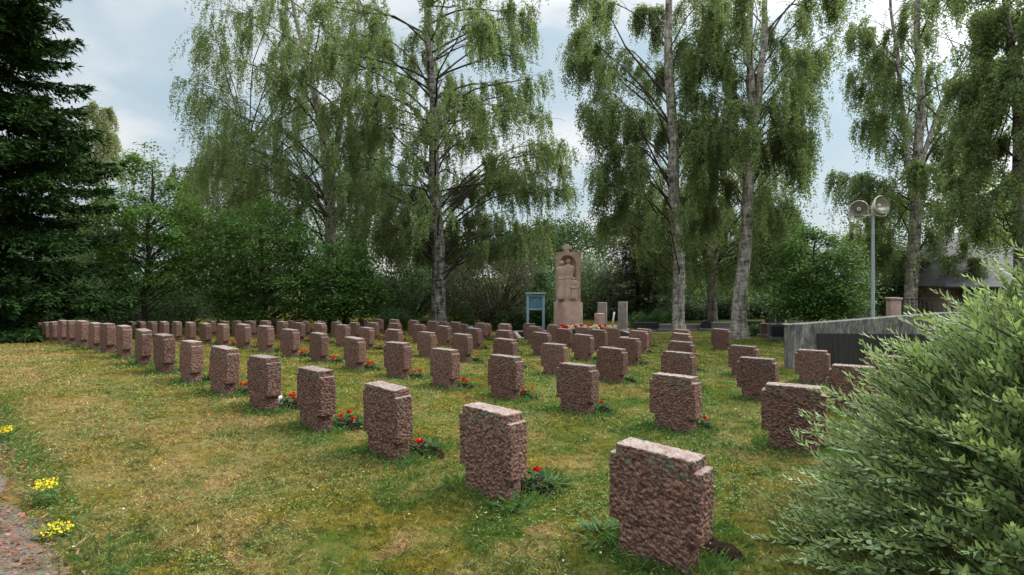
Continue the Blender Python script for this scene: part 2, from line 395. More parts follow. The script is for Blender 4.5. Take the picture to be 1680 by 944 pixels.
gme = np_mesh('ground', np.c_[GX.ravel(), GY.ravel(), GZ.ravel()], np.c_[ii, ii + 1, ii + nx + 1, ii + nx], M['lawn'], smooth=True)
tag(link('ground', gme), 'mossy lawn with dry patches sloping gently away under the headstones', 'lawn', kind='structure')
ROWDIR = np.array([-.734, .679]); NRM = np.array([.679, .734])   # along a row, and across the rows
def cxy(c, s):   # point at across-row coordinate c (as in the survey) and s metres along the row
    o = np.array([.917, .99]) / (.917 ** 2 + .99 ** 2) * c
    return o + ROWDIR * s
pv = []; pf = []
ss = np.arange(-14, 40, .25); nn_ = 9
for k, s_ in enumerate(ss):
    edge = .77 + .10 * math.sin(s_ * 1.9) + .07 * math.sin(s_ * 5.3 + 1) + .05 * math.sin(s_ * 11)
    for j in range(nn_):
        p = cxy(edge - j * .42, s_); pv.append((p[0], p[1], gz(p[0], p[1]) + (.022 if j else .004)))
for k in range(len(ss) - 1):
    for j in range(nn_ - 1):
        a = k * nn_ + j; pf.append((a, a + nn_, a + nn_ + 1, a + 1))
tag(link('path', np_mesh('path', pv, pf, M['gravel'], smooth=True)), 'worn gravel path with moss and fallen leaves along the lawn edge', 'path', kind='structure')

# ------------------------------------------------------------------ headstones
def stone_mesh(name, cell, amp, seed):
    w, h, th = .58, SH, .17
    xs0 = [-w/2, -w*.425, -w*.38, w*.38, w*.425, w/2]      # body, cap and stem edges
    zs0 = [-.25, .185, h - .062, h]
    def sub(a):
        out = [a[0]]
        for p, q in zip(a, a[1:]):
            n = max(1, round((q - p) / cell)); out += [p + (q - p) * k / n for k in range(1, n + 1)]
        return np.array(out)
    xs, zs = sub(xs0), sub(zs0); ny_ = max(3, round(th / cell)); ys = np.linspace(-th/2, th/2, ny_ + 1)
    def inside(x, z):
        if z < .185: return abs(x) < w*.38
        if z > h - .062: return abs(x) < w*.425
        return True
    vid = {}; V = []; Fc = []
    def vv(i, j, k):
        key = (i, j, k)
        if key not in vid: vid[key] = len(V); V.append((xs[i], ys[j], zs[k]))
        return vid[key]
    nxx, nzz = len(xs) - 1, len(zs) - 1
    ins = [[inside((xs[i] + xs[i+1]) / 2, (zs[k] + zs[k+1]) / 2) for k in range(nzz)] for i in range(nxx)]
    g = lambda i, k: 0 <= i < nxx and 0 <= k < nzz and ins[i][k]
    for i in range(nxx):
        for k in range(nzz):
            if not ins[i][k]: continue
            Fc.append((vv(i,0,k), vv(i+1,0,k), vv(i+1,0,k+1), vv(i,0,k+1)))
            Fc.append((vv(i,ny_,k), vv(i,ny_,k+1), vv(i+1,ny_,k+1), vv(i+1,ny_,k)))
            for j in range(ny_):
                if not g(i-1,k): Fc.append((vv(i,j,k), vv(i,j,k+1), vv(i,j+1,k+1), vv(i,j+1,k)))
                if not g(i+1,k): Fc.append((vv(i+1,j,k), vv(i+1,j+1,k), vv(i+1,j+1,k+1), vv(i+1,j,k+1)))
                if not g(i,k-1): Fc.append((vv(i,j,k), vv(i,j+1,k), vv(i+1,j+1,k), vv(i+1,j,k)))
                if not g(i,k+1): Fc.append((vv(i,j,k+1), vv(i+1,j,k+1), vv(i+1,j+1,k+1), vv(i,j+1,k+1)))
    me = np_mesh(name, V, np.array(Fc), M['granite'], smooth=True)
    nr = np.empty(len(V) * 3, dtype=np.float32); me.vertices.foreach_get('normal', nr); nr = nr.reshape(-1, 3)
    out = np.array(V, dtype=np.float32)
    for q in range(len(V)):
        x, y, z = V[q]; sh = seed * 13.7
        d = mnoise.noise((x*46 + z*18 + sh, y*52, z*66 - x*16)) * .9 + mnoise.noise((x*90 + sh, y*90, z*90)) * .4 + mnoise.noise((x*9 + sh, y*9, z*9)) * .22
        top = .55 if abs(nr[q][2]) > .6 else 1
        rim = (np.abs(nr[q]) > .9).sum() == 0; edge = -.003 if rim else 0; top = .4 if rim else top
        out[q] += nr[q] * (amp * d * top + edge)
    me.vertices.foreach_set('co', out.ravel()); me.update(); return me
HI = [stone_mesh('headstone', .007, .0115, k) for k in range(3)]
LO = [stone_mesh('headstone', .018, .011, k + 5) for k in range(4)]
ORD = 'first second third fourth fifth sixth seventh eighth ninth tenth eleventh twelfth thirteenth fourteenth fifteenth sixteenth seventeenth eighteenth nineteenth'.split()
ROWANG = math.atan2(.679, -.734) - PI        # local x along the row
for n, (row, i, X, Y, z) in enumerate(STONES):
    last = i == len(ROWS[row][1]) - 1
    me = HI[n % 3] if Y < 10.5 else LO[n % 4]
    o = link('headstone', me, loc=(X, Y, z), rot=(math.radians(random.uniform(-1.8, 1.8)), math.radians(random.uniform(-1.6, 1.6)),
             ROWANG + math.radians(random.uniform(-3.5, 3.5)) + (PI if random.random() < .5 else 0)))
    if row == 'second' and i == 0: o.rotation_euler[2] += math.radians(14)
    if row == 'front' and i == 0: lab = 'large pink granite headstone with grey lichen nearest the camera, right end of the front row'
    elif last: lab = 'small distant pink granite headstone at the far left end of the %s row' % row
    else: lab = 'rough pink granite headstone, %s from the near right end of the %s row' % (ORD[i], row)
    tag(o, lab, 'headstone', 'pink granite headstones standing in rows')

# ------------------------------------------------------------------ begonias planted behind the stones
def petals(n, r, up=.7):
    a = Acc(); p = rng.normal(0, r * .22, (n, 3)); d = unit(rng.normal(0, 1, (n, 3)) + np.array([0, 0, up]))
    a.leaves(p, d, perp(d), r * rng.uniform(.8, 1.2, n), r * .95, tints(n, .15, .05), .25); return a
def leaf_clump(n, r, h, L, w):
    a = Acc(); th = rng.uniform(0, 2 * PI, n); rr = r * np.sqrt(rng.uniform(0, 1, n))
    p = np.c_[rr * np.cos(th), rr * np.sin(th), h * rng.uniform(.15, 1, n) * (1 - .5 * (rr / r) ** 2)]
    d = unit(np.c_[np.cos(th), np.sin(th), rng.uniform(-.2, .7, n)] + rng.normal(0, .35, (n, 3)))
    a.leaves(p, d, unit(np.cross(d, np.tile([0., 0, 1], (n, 1))) + rng.normal(0, .2, (n, 3))), L * rng.uniform(.7, 1.3, n), w, tints(n, .25, .1), .15); return a
def soil_mesh():
    a = Acc(); n = 20; V = [(0, 0, .03)]; 
    for r_, zz in ((.5, .035), (.85, .02), (1.12, -.03)):
        for k in range(n):
            th = 2 * PI * k / n; q = r_ * (1 + .12 * math.sin(3 * th + r_) + random.uniform(-.06, .06))
            V.append((.28 * q * math.cos(th), .17 * q * math.sin(th), zz + random.uniform(-.018, .022)))
    Fq = [(0, 1 + k, 1 + (k + 1) % n, 0) for k in range(n)]
    me = bpy.data.meshes.new('soil')
    fs = [(0, 1 + k, 1 + (k + 1) % n) for k in range(n)] + [(1 + r_ * n + k, 1 + (r_ + 1) * n + k, 1 + (r_ + 1) * n + (k + 1) % n, 1 + r_ * n + (k + 1) % n) for r_ in range(2) for k in range(n)]
    me.from_pydata(V, [], fs); me.materials.append(M['soil']); return me
SOIL = [soil_mesh() for _ in range(2)]
BLEAF = [leaf_clump(70, .12, .13, .06, .045).mesh('leaves', M['begonia_leaf']) for _ in range(3)]
BFLOW = [petals(16, .032).mesh('flower', M['red_petal']) for _ in range(3)]
for n, (row, i, X, Y, z) in enumerate(STONES):
    if (row, i) in (('fourth', 0),): continue
    gone = (row, i) in (('front', 0),)
    off = .30
    x_, y_ = X + NRM[0] * off - ROWDIR[0] * .08, Y + NRM[1] * off - ROWDIR[1] * .08
    lab = 'red begonia in dark soil behind the %s headstone of the %s row' % (ORD[i], row)
    if gone: lab = 'bare dark soil patch behind the nearest headstone'
    e = empty('flower_planting', (x_, y_, gz(x_, y_) + .004), ROWANG, lab, 'flowers', 'begonias planted behind the headstones')
    link('soil', SOIL[n % 2], e)
    if gone: continue
    link('leaves', BLEAF[n % 3], e, (random.uniform(-.06, .1), .0, 0), (0, 0, random.uniform(0, 6)))
    few = row in ('third', 'fourth', 'fifth', 'sixth') and random.random() < .55 or i <= 1
    for k in range(random.choice((1, 2)) if few else random.choice((3, 4, 5))):
        link('flower', BFLOW[(n + k) % 3], e, (random.uniform(-.1, .15), random.uniform(-.08, .08), random.uniform(.10, .16)), (random.uniform(-.4, .4), random.uniform(-.4, .4), random.uniform(0, 6)))

# ------------------------------------------------------------------ grass
def sample_lawn(n, y0, y1, power):
    u = rng.uniform(0, 1, n); k = 2 - power
    Y = (y0 ** k + u * (y1 ** k - y0 ** k)) ** (1 / k) if abs(k) > 1e-6 else y0 * (y1 / y0) ** u
    X = rng.uniform(-1.0, .97, n) * Y + rng.normal(0, .2, n)
    keep = (.917 * X + .99 * Y > .74) & ~((X > 6.3) & (Y > 11.6) & (Y < 13.2))
    return X[keep], Y[keep]
def blades(name, X, Y, h, w, m, label, cat, lean=.8, tv=.22, shade=1.):
    n = len(X); Z = ground(X, Y) - .004
    p = np.c_[X, Y, Z]; d = unit(np.c_[rng.normal(0, lean, n), rng.normal(0, lean, n), np.ones(n)])
    s_ = perp(d); h = h[:, None]; w = w[:, None]
    bend = np.c_[d[:, :2] * .6, -.25 * np.ones(n)]
    v = np.stack([p - s_ * w, p + s_ * w, p + d * h * .6 + s_ * w * .7, p + d * h + bend * h * .35], 1).reshape(-1, 3)
    me = np_mesh(name, v, np.arange(n * 4).reshape(-1, 4), m, np.repeat(tints(n, tv, .08) * shade, 4, 0))
    return tag(link(name, me), label, cat, kind='stuff')
def off_soil(X, Y):
    k = np.ones(len(X), bool)
    for row, i, X0, Y0, z in STONES:
        cx, cy = X0 + NRM[0] * .30 - ROWDIR[0] * .10, Y0 + NRM[1] * .30 - ROWDIR[1] * .10; dx, dy = X - cx, Y - cy
        k &= ((dx * ROWDIR[0] + dy * ROWDIR[1]) / .25) ** 2 + ((dx * NRM[0] + dy * NRM[1]) / .155) ** 2 > rng.uniform(.5, 1.1, len(X))
    return k
# blades stand in small tufts that share a shade
X, Y = sample_lawn(95000, 2.0, 24, 1.7); k = off_soil(X, Y); X, Y = X[k], Y[k]; tt_ = tints(len(X), .30, .10)
q = np.repeat(np.arange(len(X)), 5); spread = .011 * np.clip(Y[q] / 4, 1, 3); X = X[q] + rng.normal(0, 1, len(q)) * spread; Y = Y[q] + rng.normal(0, 1, len(q)) * spread; TUFT = tt_[q]; n = len(X)
sc = np.clip(Y / 5, .8, 3.2)
blades('grass', X, Y, rng.uniform(.018, .05, n) * sc ** .35, .0026 * sc, M['grass'], 'short mown grass covering the lawn between the headstones', 'grass', .8, .22, TUFT)
# longer lush grass round the feet of the stones, where the mower does not reach
tx, ty = [], []
for row, i, X0, Y0, z in STONES:
    k = int(1500 * min(1, (5 / Y0) ** 1.3)); a_ = rng.uniform(-.42, .42, k); b_ = rng.normal(0, .16, k)
    tx.append(X0 + ROWDIR[0] * a_ + NRM[0] * (b_ + .02)); ty.append(Y0 + ROWDIR[1] * a_ + NRM[1] * (b_ + .02))
    k2 = k // 2; th = rng.uniform(0, 2*PI, k2); r_ = rng.normal(.28, .07, k2); cx, cy = X0 + NRM[0]*.33, Y0 + NRM[1]*.33
    tx.append(cx + r_*np.cos(th)); ty.append(cy + r_*np.sin(th))
X, Y = np.concatenate(tx), np.concatenate(ty); k = off_soil(X, Y); X, Y = X[k], Y[k]; n = len(X)
blades('longer_grass', X, Y, .03 + .10 * rng.uniform(0, 1, n) ** 2.2, .0022 * np.clip(Y / 4, 1, 3), M['tuft'], 'lush longer grass left unmown round the feet of the headstones', 'grass', .55, .3)
# clover and other broad leaves in patches
X, Y = sample_lawn(90000, 2.0, 13, 1.6)
pat = np.array([mnoise.noise((x * .8 + 5, y * .8, 1.)) + .5 * mnoise.noise((x * 2.6, y * 2.6, 7.)) for x, y in zip(X, Y)])
k = (pat + rng.normal(0, .18, len(X)) > .06); X, Y = X[k], Y[k]; n = len(X)
a = Acc(); d = unit(np.c_[rng.normal(0, 1, n), rng.normal(0, 1, n), rng.normal(.25, .25, n)])
sd = unit(np.cross(d, np.tile([0., 0, 1], (n, 1))) + rng.normal(0, .25, (n, 3)))
a.leaves(np.c_[X, Y, ground(X, Y) + rng.uniform(.008, .04, n)], d, sd, rng.uniform(.012, .026, n) * np.clip(Y / 5, 1, 2), .013 * np.clip(Y / 5, 1, 2), tints(n, .25, .12))
tag(a.obj('clover', M['clover']), 'patches of clover and small broad leaves in the lawn', 'clover', kind='stuff')
X, Y = sample_lawn(7000, 2.2, 14, 1.4); n = len(X)
a = Acc(); d = unit(np.c_[rng.normal(0, 1, n), rng.normal(0, 1, n), rng.normal(.3, .3, n)])
a.leaves(np.c_[X, Y, ground(X, Y) + .02], d, perp(d), rng.uniform(.03, .10, n), .003, tints(n, .3, .05))
tag(a.obj('dry_stalks', M['straw']), 'scattered straw coloured dry grass stalks on the lawn', 'dry grass', kind='stuff')
X, Y = sample_lawn(170, 2.4, 12, 1.2); n = len(X)
a = Acc()
for _ in range(5):
    d = unit(np.c_[rng.normal(0, 1, n), rng.normal(0, 1, n), np.full(n, .6)])
    a.leaves(np.c_[X, Y, ground(X, Y) + .045], d, perp(d), .012, .010, tints(n, .1, .03))
tag(a.obj('clover_blossom', M['white_petal']), 'tiny white clover blossoms scattered over the lawn', 'clover flowers', kind='stuff')
# fallen leaves along the path edge
n = 7000; c_ = rng.normal(.55, .2, n); s_ = rng.uniform(-6, 14, n)
o_ = np.array([.917, .99]) / (.917 ** 2 + .99 ** 2)
P = o_[None] * c_[:, None] + ROWDIR[None] * s_[:, None]
a = Acc(); d = unit(np.c_[rng.normal(0, 1, n), rng.normal(0, 1, n), rng.normal(0, .3, n)])
sd = unit(np.cross(d, np.tile([0., 0, 1], (n, 1))) + rng.normal(0, .4, (n, 3)))
a.leaves(np.c_[P, ground(P[:, 0], P[:, 1]) + rng.uniform(.024, .04, n)], d, sd, rng.uniform(.018, .05, n), rng.uniform(.012, .03, n), tints(n, .4, .12))
tag(a.obj('fallen_leaves', M['litter']), 'dry reddish brown fallen leaves along the path edge', 'fallen leaves', kind='stuff')
# grass fringe on the path edge
n = 7000; c_ = rng.normal(1.0, .12, n); s_ = rng.uniform(-6, 12, n); P = o_[None] * c_[:, None] + ROWDIR[None] * s_[:, None]
blades('path_edge_grass', P[:, 0], P[:, 1], rng.uniform(.04, .10, n), np.full(n, .0022), M['tuft'], 'longer green grass along the edge of the path', 'grass', .7, .3)
# stonecrop
for k, (x, y, lab, wid) in enumerate(((75, 838, 'tall bushy yellow stonecrop clump beside the path, middle of the three', .075), (90, 890, 'low spreading golden stonecrop clump nearest the camera on the path edge', .095), (8, 733, 'small yellow stonecrop clump cut by the left edge of the photo', .075))):
    Yd = HC * F / (y - YH); p = px(x, y, Yd); e = empty('stonecrop', (p.x, p.y, gz(p.x, p.y)), 0, lab, 'flowers', 'yellow stonecrop clumps on the path edge')
    hgt = (.16, .06, .12)[k]
    a = leaf_clump(260, wid * .9, hgt, .025, .014); a.obj('stems', M['tuft'], e)
    a = Acc(); n = 110; th = rng.uniform(0, 2*PI, n); rr = wid * np.sqrt(rng.uniform(0, 1, n)); q = np.round(th * 3) / 3
    d = unit(rng.normal(0, 1, (n, 3)) + np.array([0, 0, .8]))
    a.leaves(np.c_[rr*np.cos(q) + rng.normal(0,.008,n), rr*np.sin(q) + rng.normal(0,.008,n), hgt + rng.uniform(-.03, .02, n)], d, perp(d), .018, .013, tints(n, .12, .06)); a.obj('blossoms', M['yellow_petal'], e)
# broad-leaved weeds at the foot of the near stones
for k, (x, y, lab) in enumerate(((832, 838, 'broad green dandelion leaves in front of the second headstone of front row'), (905, 800, 'green weed leaves beside the soil of the second headstone'), (985, 885, 'green weed leaves beside the nearest headstone on its left'))):
    Yd = HC * F / (y - YH); p = px(x, y, Yd); e = empty('weed', (p.x, p.y, gz(p.x, p.y)), 0, lab, 'weed', 'green weeds at the feet of the headstones')
    leaf_clump(46, .10, .07, .10, .032).obj('leaves', M['shrub_leaf'], e)

# ------------------------------------------------------------------ concrete wall with dark panel (right)
wl = empty('concrete_wall', (6.40, 13.0, 0), math.radians(-9), 'weathered grey concrete retaining wall with sloping top and dark panel', 'wall')
def prism(name, pts, y0, y1, m, parent, bevel=0):
    """outline pts (x, z) extruded from y0 to y1"""
    bm = bmesh.new(); a = [bm.verts.new((x, y0, z)) for x, z in pts]; b_ = [bm.verts.new((x, y1, z)) for x, z in pts]
    n = len(pts); bm.faces.new(a); bm.faces.new(b_[::-1])
    for k in range(n): bm.faces.new((a[k], b_[k], b_[(k + 1) % n], a[(k + 1) % n]))
    bmesh.ops.recalc_face_normals(bm, faces=bm.faces)
    me = bpy.data.meshes.new(name); bm.to_mesh(me); bm.free(); me.materials.append(m)
    o = link(name, me, parent)
    if bevel:
        bv = o.modifiers.new('bevel', 'BEVEL'); bv.width = bevel; bv.segments = 2; bv.limit_method = 'ANGLE'
    return o
prism('wall', [(0, -.8), (0, .50), (-.05, .545), (-.03, .56), (.25, .575), (1.2, .66), (2.3, .77), (3.3, .86), (6.5, .98), (6.5, -.8)], 0, .3, M['concrete'], wl, .012)
prism('panel', [(.62, -.8), (.62, .37), (6.3, .40), (6.3, -.8)], -.035, -.003, M['dark_panel'], wl, .004)

# ------------------------------------------------------------------ war memorial
MY = 26.0
mc = px(932, 540, MY); mx_, my_ = mc.x, MY; mz = gz(mx_, my_)
mon = empty('war_memorial', (mx_, my_, mz), math.radians(28), 'tall pink granite memorial with carved figures in a corner niche and a cross on top', 'monument')
zz = lambda y: HC - (y - YH) * MY / F - mz       # height above its foot of photo row y
a = Acc(); a.box((0, 0, (zz(496) - .3) / 2), (.97, .97, zz(496) + .3)); a.obj('plinth', M['monument'], mon, bevel=.012)
bm = bmesh.new(); hs = .83; z0, z1 = zz(496) - .002, zz(414)
bmesh.ops.create_cube(bm, size=1, matrix=Matrix.Translation((0, 0, (z0 + z1) / 2)) @ Matrix.Diagonal((hs, hs, z1 - z0, 1)))
me = bpy.data.meshes.new('shaft'); bm.to_mesh(me); bm.free(); me.materials.append(M['monument'])
shaft = link('shaft', me, mon)
# the niche is cut out of the near corner: a round-topped hollow
bm = bmesh.new(); zn0, znt, nr_ = zz(490.5), zz(419.5), .47; kx, ky = -hs / 2 + .13, -hs / 2 + .05
rings = [(zn0, nr_), (znt - nr_, nr_)] + [(znt - nr_ + nr_ * math.sin(q * PI / 16), nr_ * math.cos(q * PI / 16)) for q in range(1, 8)]
R_ = []
for z_, r_ in rings: R_.append([bm.verts.new((kx + r_ * math.cos(2*PI*k/32), ky + r_ * math.sin(2*PI*k/32), z_)) for k in range(32)])
for p_, q_ in zip(R_, R_[1:]):
    for k in range(32): bm.faces.new((p_[k], p_[(k+1) % 32], q_[(k+1) % 32], q_[k]))
bm.faces.new(R_[0][::-1]); bm.faces.new(R_[-1])
cme = bpy.data.meshes.new('niche_cut'); bm.to_mesh(cme); bm.free(); cut = link('niche_cut', cme, mon)
bo = shaft.modifiers.new('niche', 'BOOLEAN'); bo.operation = 'DIFFERENCE'; bo.object = cut; bo.solver = 'EXACT'
bpy.context.view_layer.update(); dg = bpy.context.evaluated_depsgraph_get()
nm = bpy.data.meshes.new_from_object(shaft.evaluated_get(dg)); shaft.modifiers.clear(); shaft.data = nm; nm.name = 'shaft'
if not nm.materials: nm.materials.append(M['monument'])
bpy.data.objects.remove(cut, do_unlink=True)
bv = shaft.modifiers.new('bevel', 'BEVEL'); bv.width = .01; bv.segments = 2; bv.limit_method = 'ANGLE'
a = Acc(); ch = zz(401.5) - z1; a.box((-.2, -.2, z1 + ch / 2), (.15, .15, ch - .004), math.radians(45)); a.box((-.2, -.2, z1 + ch * .60), (.128, .42, .15), math.radians(45)); a.obj('cross', M['monument'], mon, bevel=.008)
def relief(name, at, h, facing, wide):
    """a robed carved figure: body, head and bent arms fused into one surface"""
    bm = bmesh.new()
    prof = [(0, .145, .11), (.08, .15, .115), (.3, .13, .10), (.48, .125, .09), (.6, .115, .085), (.72, .14, .085), (.80, .15, .08), (.845, .09, .06), (.865, .045, .045), (.885, .045, .048), (.91, .062, .068), (.95, .066, .074), (.985, .05, .055), (1.0, .015, .015)]
    rg = []
    for z_, rx, ry in prof:
        rg.append([bm.verts.new((rx * h * wide * math.cos(2*PI*k/18) * (1 + .05 * math.sin(5 * 2*PI*k/18) * (z_ < .6)), ry * h * math.sin(2*PI*k/18), z_ * h)) for k in range(18)])
    for p_, q_ in zip(rg, rg[1:]):
        for k in range(18): bm.faces.new((p_[k], p_[(k+1) % 18], q_[(k+1) % 18], q_[k]))
    bm.faces.new(rg[0][::-1]); bm.faces.new(rg[-1])
    me = bpy.data.meshes.new(name); bm.to_mesh(me); bm.free()
    ac = Acc()
    for s_ in (-1, 1):
        ac.tube([(s_*.13*h*wide, 0, .79*h), (s_*.165*h*wide, -.03*h, .66*h), (s_*.14*h*wide, -.075*h, .55*h), (s_*.06*h*wide, -.115*h, .53*h), (s_*.0, -.125*h, .545*h)], [.04*h, .036*h, .033*h, .026*h, .022*h], 10, True)
        ac.tube([(s_*.05*h, -.095*h, .48*h), (s_*.06*h, -.115*h, .25*h), (s_*.07*h, -.12*h, .01*h)], [.012*h, .02*h, .024*h], 8, True)
    ac.tube([(-.02*h, -.062*h, .945*h), (0, -.082*h, .915*h), (.005*h, -.066*h, .905*h)], [.008*h, .013*h, .006*h], 6, True)
    am = ac.mesh('arms', None); am.validate()
    bm = bmesh.new(); bm.from_mesh(me); bm.from_mesh(am); bm.to_mesh(me); bm.free()
    me.materials.append(M['monument']); o = link(name, me, mon, at, (0, 0, facing))
    rm = o.modifiers.new('fuse', 'REMESH'); rm.mode = 'VOXEL'; rm.voxel_size = .016; rm.use_smooth_shade = True
    return o
fa = math.radians(-38)      # facing out of the corner
cs_, sn_ = math.cos(fa), math.sin(fa)
def cor(u, v): return (kx + u * cs_ - v * sn_ * -1 * -1, ky + u * sn_ + v * cs_, zn0 - .01)
for u, v, h, wd in ((-.25, .12, zz(428) - zn0, 1.0), (.03, .17, zz(425) - zn0, 1.0), (.30, .06, zz(455) - zn0, 1.1)):
    relief('carved_figure', cor(u, v), h, fa, wd)
# flower bed and kerb round it
kb = empty('flower_bed', (mx_ + .25, my_ - .4, mz), math.radians(4), 'low stone edged bed of dark soil at the foot of the memorial', 'flower bed')
a = Acc()
for c_, s_ in (((0, -1.45, .05), (5.4, .16, .22)), ((0, 1.45, .05), (5.4, .16, .22)), ((-2.62, 0, .05), (.16, 2.74, .22)), ((2.62, 0, .05), (.16, 2.74, .22))): a.box(c_, s_)
a.obj('kerb', M['pillar_stone'], kb, bevel=.01)
a = Acc(); a.box((0, 0, .0), (5.06, 2.72, .22)); a.obj('soil', M['soil'], kb)
WF = [petals(24, .085).mesh('flower', M['white_petal']) for _ in range(2)]; RF = [petals(24, .085).mesh('flower', M['red_petal']) for _ in range(2)]
BL = [leaf_clump(140, .22, .36, .12, .08).mesh('leaves', M['begonia_leaf']) for _ in range(2)]
for k in range(30):
    ux = -1.15 + (k % 15) * .185 + random.uniform(-.05, .05); uy = -1.05 + (k // 15) * .3 + random.uniform(-.06, .06)
    cs2, sn2 = math.cos(math.radians(4)), math.sin(math.radians(4)); X, Y = mx_ + .25 + ux*cs2 - uy*sn2, my_ - .4 + ux*sn2 + uy*cs2
    wh = (k % 15) % 3 == 1 if k >= 15 else (k % 3 != 0)
    e = empty('begonia', (X, Y, mz + .11), random.uniform(0, 6), ('white' if wh else 'dark red') + ' flowers in the bed at the foot of the carved memorial', 'flowers', ('white' if wh else 'red') + ' flowers at the foot of the memorial')
    link('leaves', BL[k % 2], e)
    for _ in range(5): link('flower', (WF if wh else RF)[k % 2], e, (random.uniform(-.15, .15), random.uniform(-.15, .15), random.uniform(.30, .46)), (random.uniform(-.5, .5), random.uniform(-.5, .5), random.uniform(0, 6)))

# ------------------------------------------------------------------ notice board, pillars, pedestal, shed
BY = 27.0; p = px(878.5, 535, BY); bz = gz(p.x, BY)
nb = empty('notice_board', (p.x, BY, bz), math.radians(8), 'pale blue wooden notice board on two posts left of the memorial', 'notice board')
H_ = HC + (YH - 482) * BY / F - bz
for s_ in (-1, 1):
    a = Acc(); a.box((s_*.385, 0, H_/2 - .15), (.11, .16, H_ + .26)); a.obj('post', M['board_paint'], nb, bevel=.008)
a = Acc()
a.box((0, -.01, H_ - .10), (.655, .12, .10)); a.box((0, -.01, H_ - .76), (.655, .12, .08)); fr = a.obj('frame', M['board_paint'], nb, bevel=.006)
a = Acc()
for k in range(9): a.box((-.292 + k*.073, .02 + .008*(k % 2), H_ - .435), (.071, .03, .575))
a.obj('panel', M['board_panel'], nb, bevel=.003)
a = Acc(); a.box((0, 0, H_ + .012), (1.0, .34, .05)); a.obj('roof', M['board_paint'], nb, bevel=.01)
def pillar(x0, x1, yt, Yd, dep, rz, lab, name='stone_pillar'):
    p = px((x0 + x1) / 2, 540, Yd); z = gz(p.x, Yd); w = (x1 - x0) / F * Yd * .8; h = HC + (YH - yt) * Yd / F - z
    e = empty(name, (p.x, Yd, z), rz, lab, 'pillar')
    a = Acc(); a.box((0, 0, h/2 - .1), (w, dep, h + .2)); a.obj('shaft', M['pillar_stone'], e, bevel=.015)
    a = Acc(); a.box((0, 0, .05), (w + .18, dep + .18, .22)); a.obj('foot', M['pillar_stone'], e, bevel=.012); return e
pillar(979.5, 997, 496.5, 28, .32, math.radians(-20), 'tall grey brown granite pillar behind the small pedestal, left of the pair')
pillar(1013, 1030.5, 495.5, 27.5, .32, math.radians(-24), 'tall grey granite pillar standing free on the lawn edge, right of the pair')
pp = px(984, 540, 26.3); pz = gz(pp.x, 26.3); pe = empty('stone_pedestal', (pp.x, 26.3, pz), math.radians(28), 'short reddish granite pedestal with arched recess beside the memorial flowers', 'pedestal')
hp = HC + (YH - 514.5) * 26.3 / F - pz
prism('block', [(-.19, -.15), (-.19, hp), (.19, hp), (.19, -.15)], -.17, .17, M['monument'], pe, .012)
a = Acc(); a.tube([(-.198, -.09, .2), (-.198, -.09, hp - .2), (-.198, -.05, hp - .13), (-.198, .05, hp - .13), (-.198, .09, hp - .2), (-.198, .09, .2)], .022, 8, True); a.obj('arched_moulding', M['monument'], pe)
sp_ = px(986, 530, 40); se = empty('shed', (sp_.x, 40, gz(sp_.x, 40)), math.radians(6), 'low dark shed with pale sloping roof behind the granite pillars', 'shed')
zs = gz(sp_.x, 40); zr = lambda y: HC - (y - YH) * 40 / F - zs
prism('wall', [(-1.3, -.2), (-1.3, zr(528)), (1.6, zr(514)), (1.6, -.2)], 0, 3, M['shed_wall'], se)
prism('roof', [(-1.65, zr(526.5)), (-1.65, zr(523.5)), (1.9, zr(507)), (1.9, zr(510))], -.35, 3.3, M['shed_roof'], se)
for k in range(3):
    a = Acc(); a.box((.75 + k * .3, -.02, zr(522)), (.03, .03, 1.1)); a.box((.9 + k * .15, -.02, zr(520) + .1 - k * .22), (.9 - .3 * k, .02, .02)); a.obj('lattice_bar', M['grey_stone'], se)
lp = px(1001, 536, 29); pe2 = link('plank', (lambda a: (a.box((0, 0, .45), (.09, .03, 1.0)), a.mesh('plank', M['white_plastic']))[1])(Acc()), None, (lp.x, 28.6, gz(lp.x, 28.6)), (0, math.radians(9), 0))
tag(pe2, 'thin white plank leaning between the two granite pillars', 'plank')

# ------------------------------------------------------------------ older graves along the far edge
def slab(name, x0, x1, yt, Yd, dep, m, lab, cat='gravestone', top=None, rz=0, group=None):
    p = px((x0 + x1) / 2, 540, Yd); z = gz(p.x, Yd); w = (x1 - x0) / F * Yd; h = HC + (YH - yt) * Yd / F - z
    e = empty(name, (p.x, Yd, z), rz, lab, cat, group)
    pts = [(-w/2, -.2), (-w/2, h), (w/2, h), (w/2, -.2)]
    if top == 'round':
        pts = [(-w/2, -.2)] + [(-w/2 * math.cos(q*PI/12), h - w/2 + w/2 * math.sin(q*PI/12)) for q in range(13)] + [(w/2, -.2)]
    prism('stone', pts, -dep/2, dep/2, m, e, .012)
    a = Acc(); a.box((0, -.02, .03), (w + .16, dep + .2, .14)); a.obj('base', M['grey_stone'], e, bevel=.01); return e
slab('grave_wall', 1040, 1079, 529, 27.5, .3, M['dark_stone'], 'long low black polished grave wall behind the headstones, beside the pillar', 'grave wall')
slab('grave_wall', 1081, 1152, 532, 27.3, .3, M['grey_stone'], 'low dark grey stone grave wall behind the trunk of the straight birch', 'grave wall')
slab('gravestone', 1150, 1166, 525.5, 27, .2, M['dark_stone'], 'small dark gravestone with rounded top between the two birches', top='round')
slab('grave_wall', 1168, 1200, 529, 27.2, .3, M['grey_stone'], 'low blue grey stone grave wall just left of the leaning birch', 'grave wall')
slab('gravestone', 1222, 1248, 527, 25, .25, M['dark_stone'], 'wide black gravestone behind the right side of the leaning birch')
slab('gravestone', 1247, 1260, 531, 23, .22, M['brown_stone'], 'small brown granite gravestone right of the leaning birch')
slab('gravestone', 1260, 1296, 532, 22.6, .22, M['grey_stone'], 'low grey granite gravestone behind the dark blue stone')
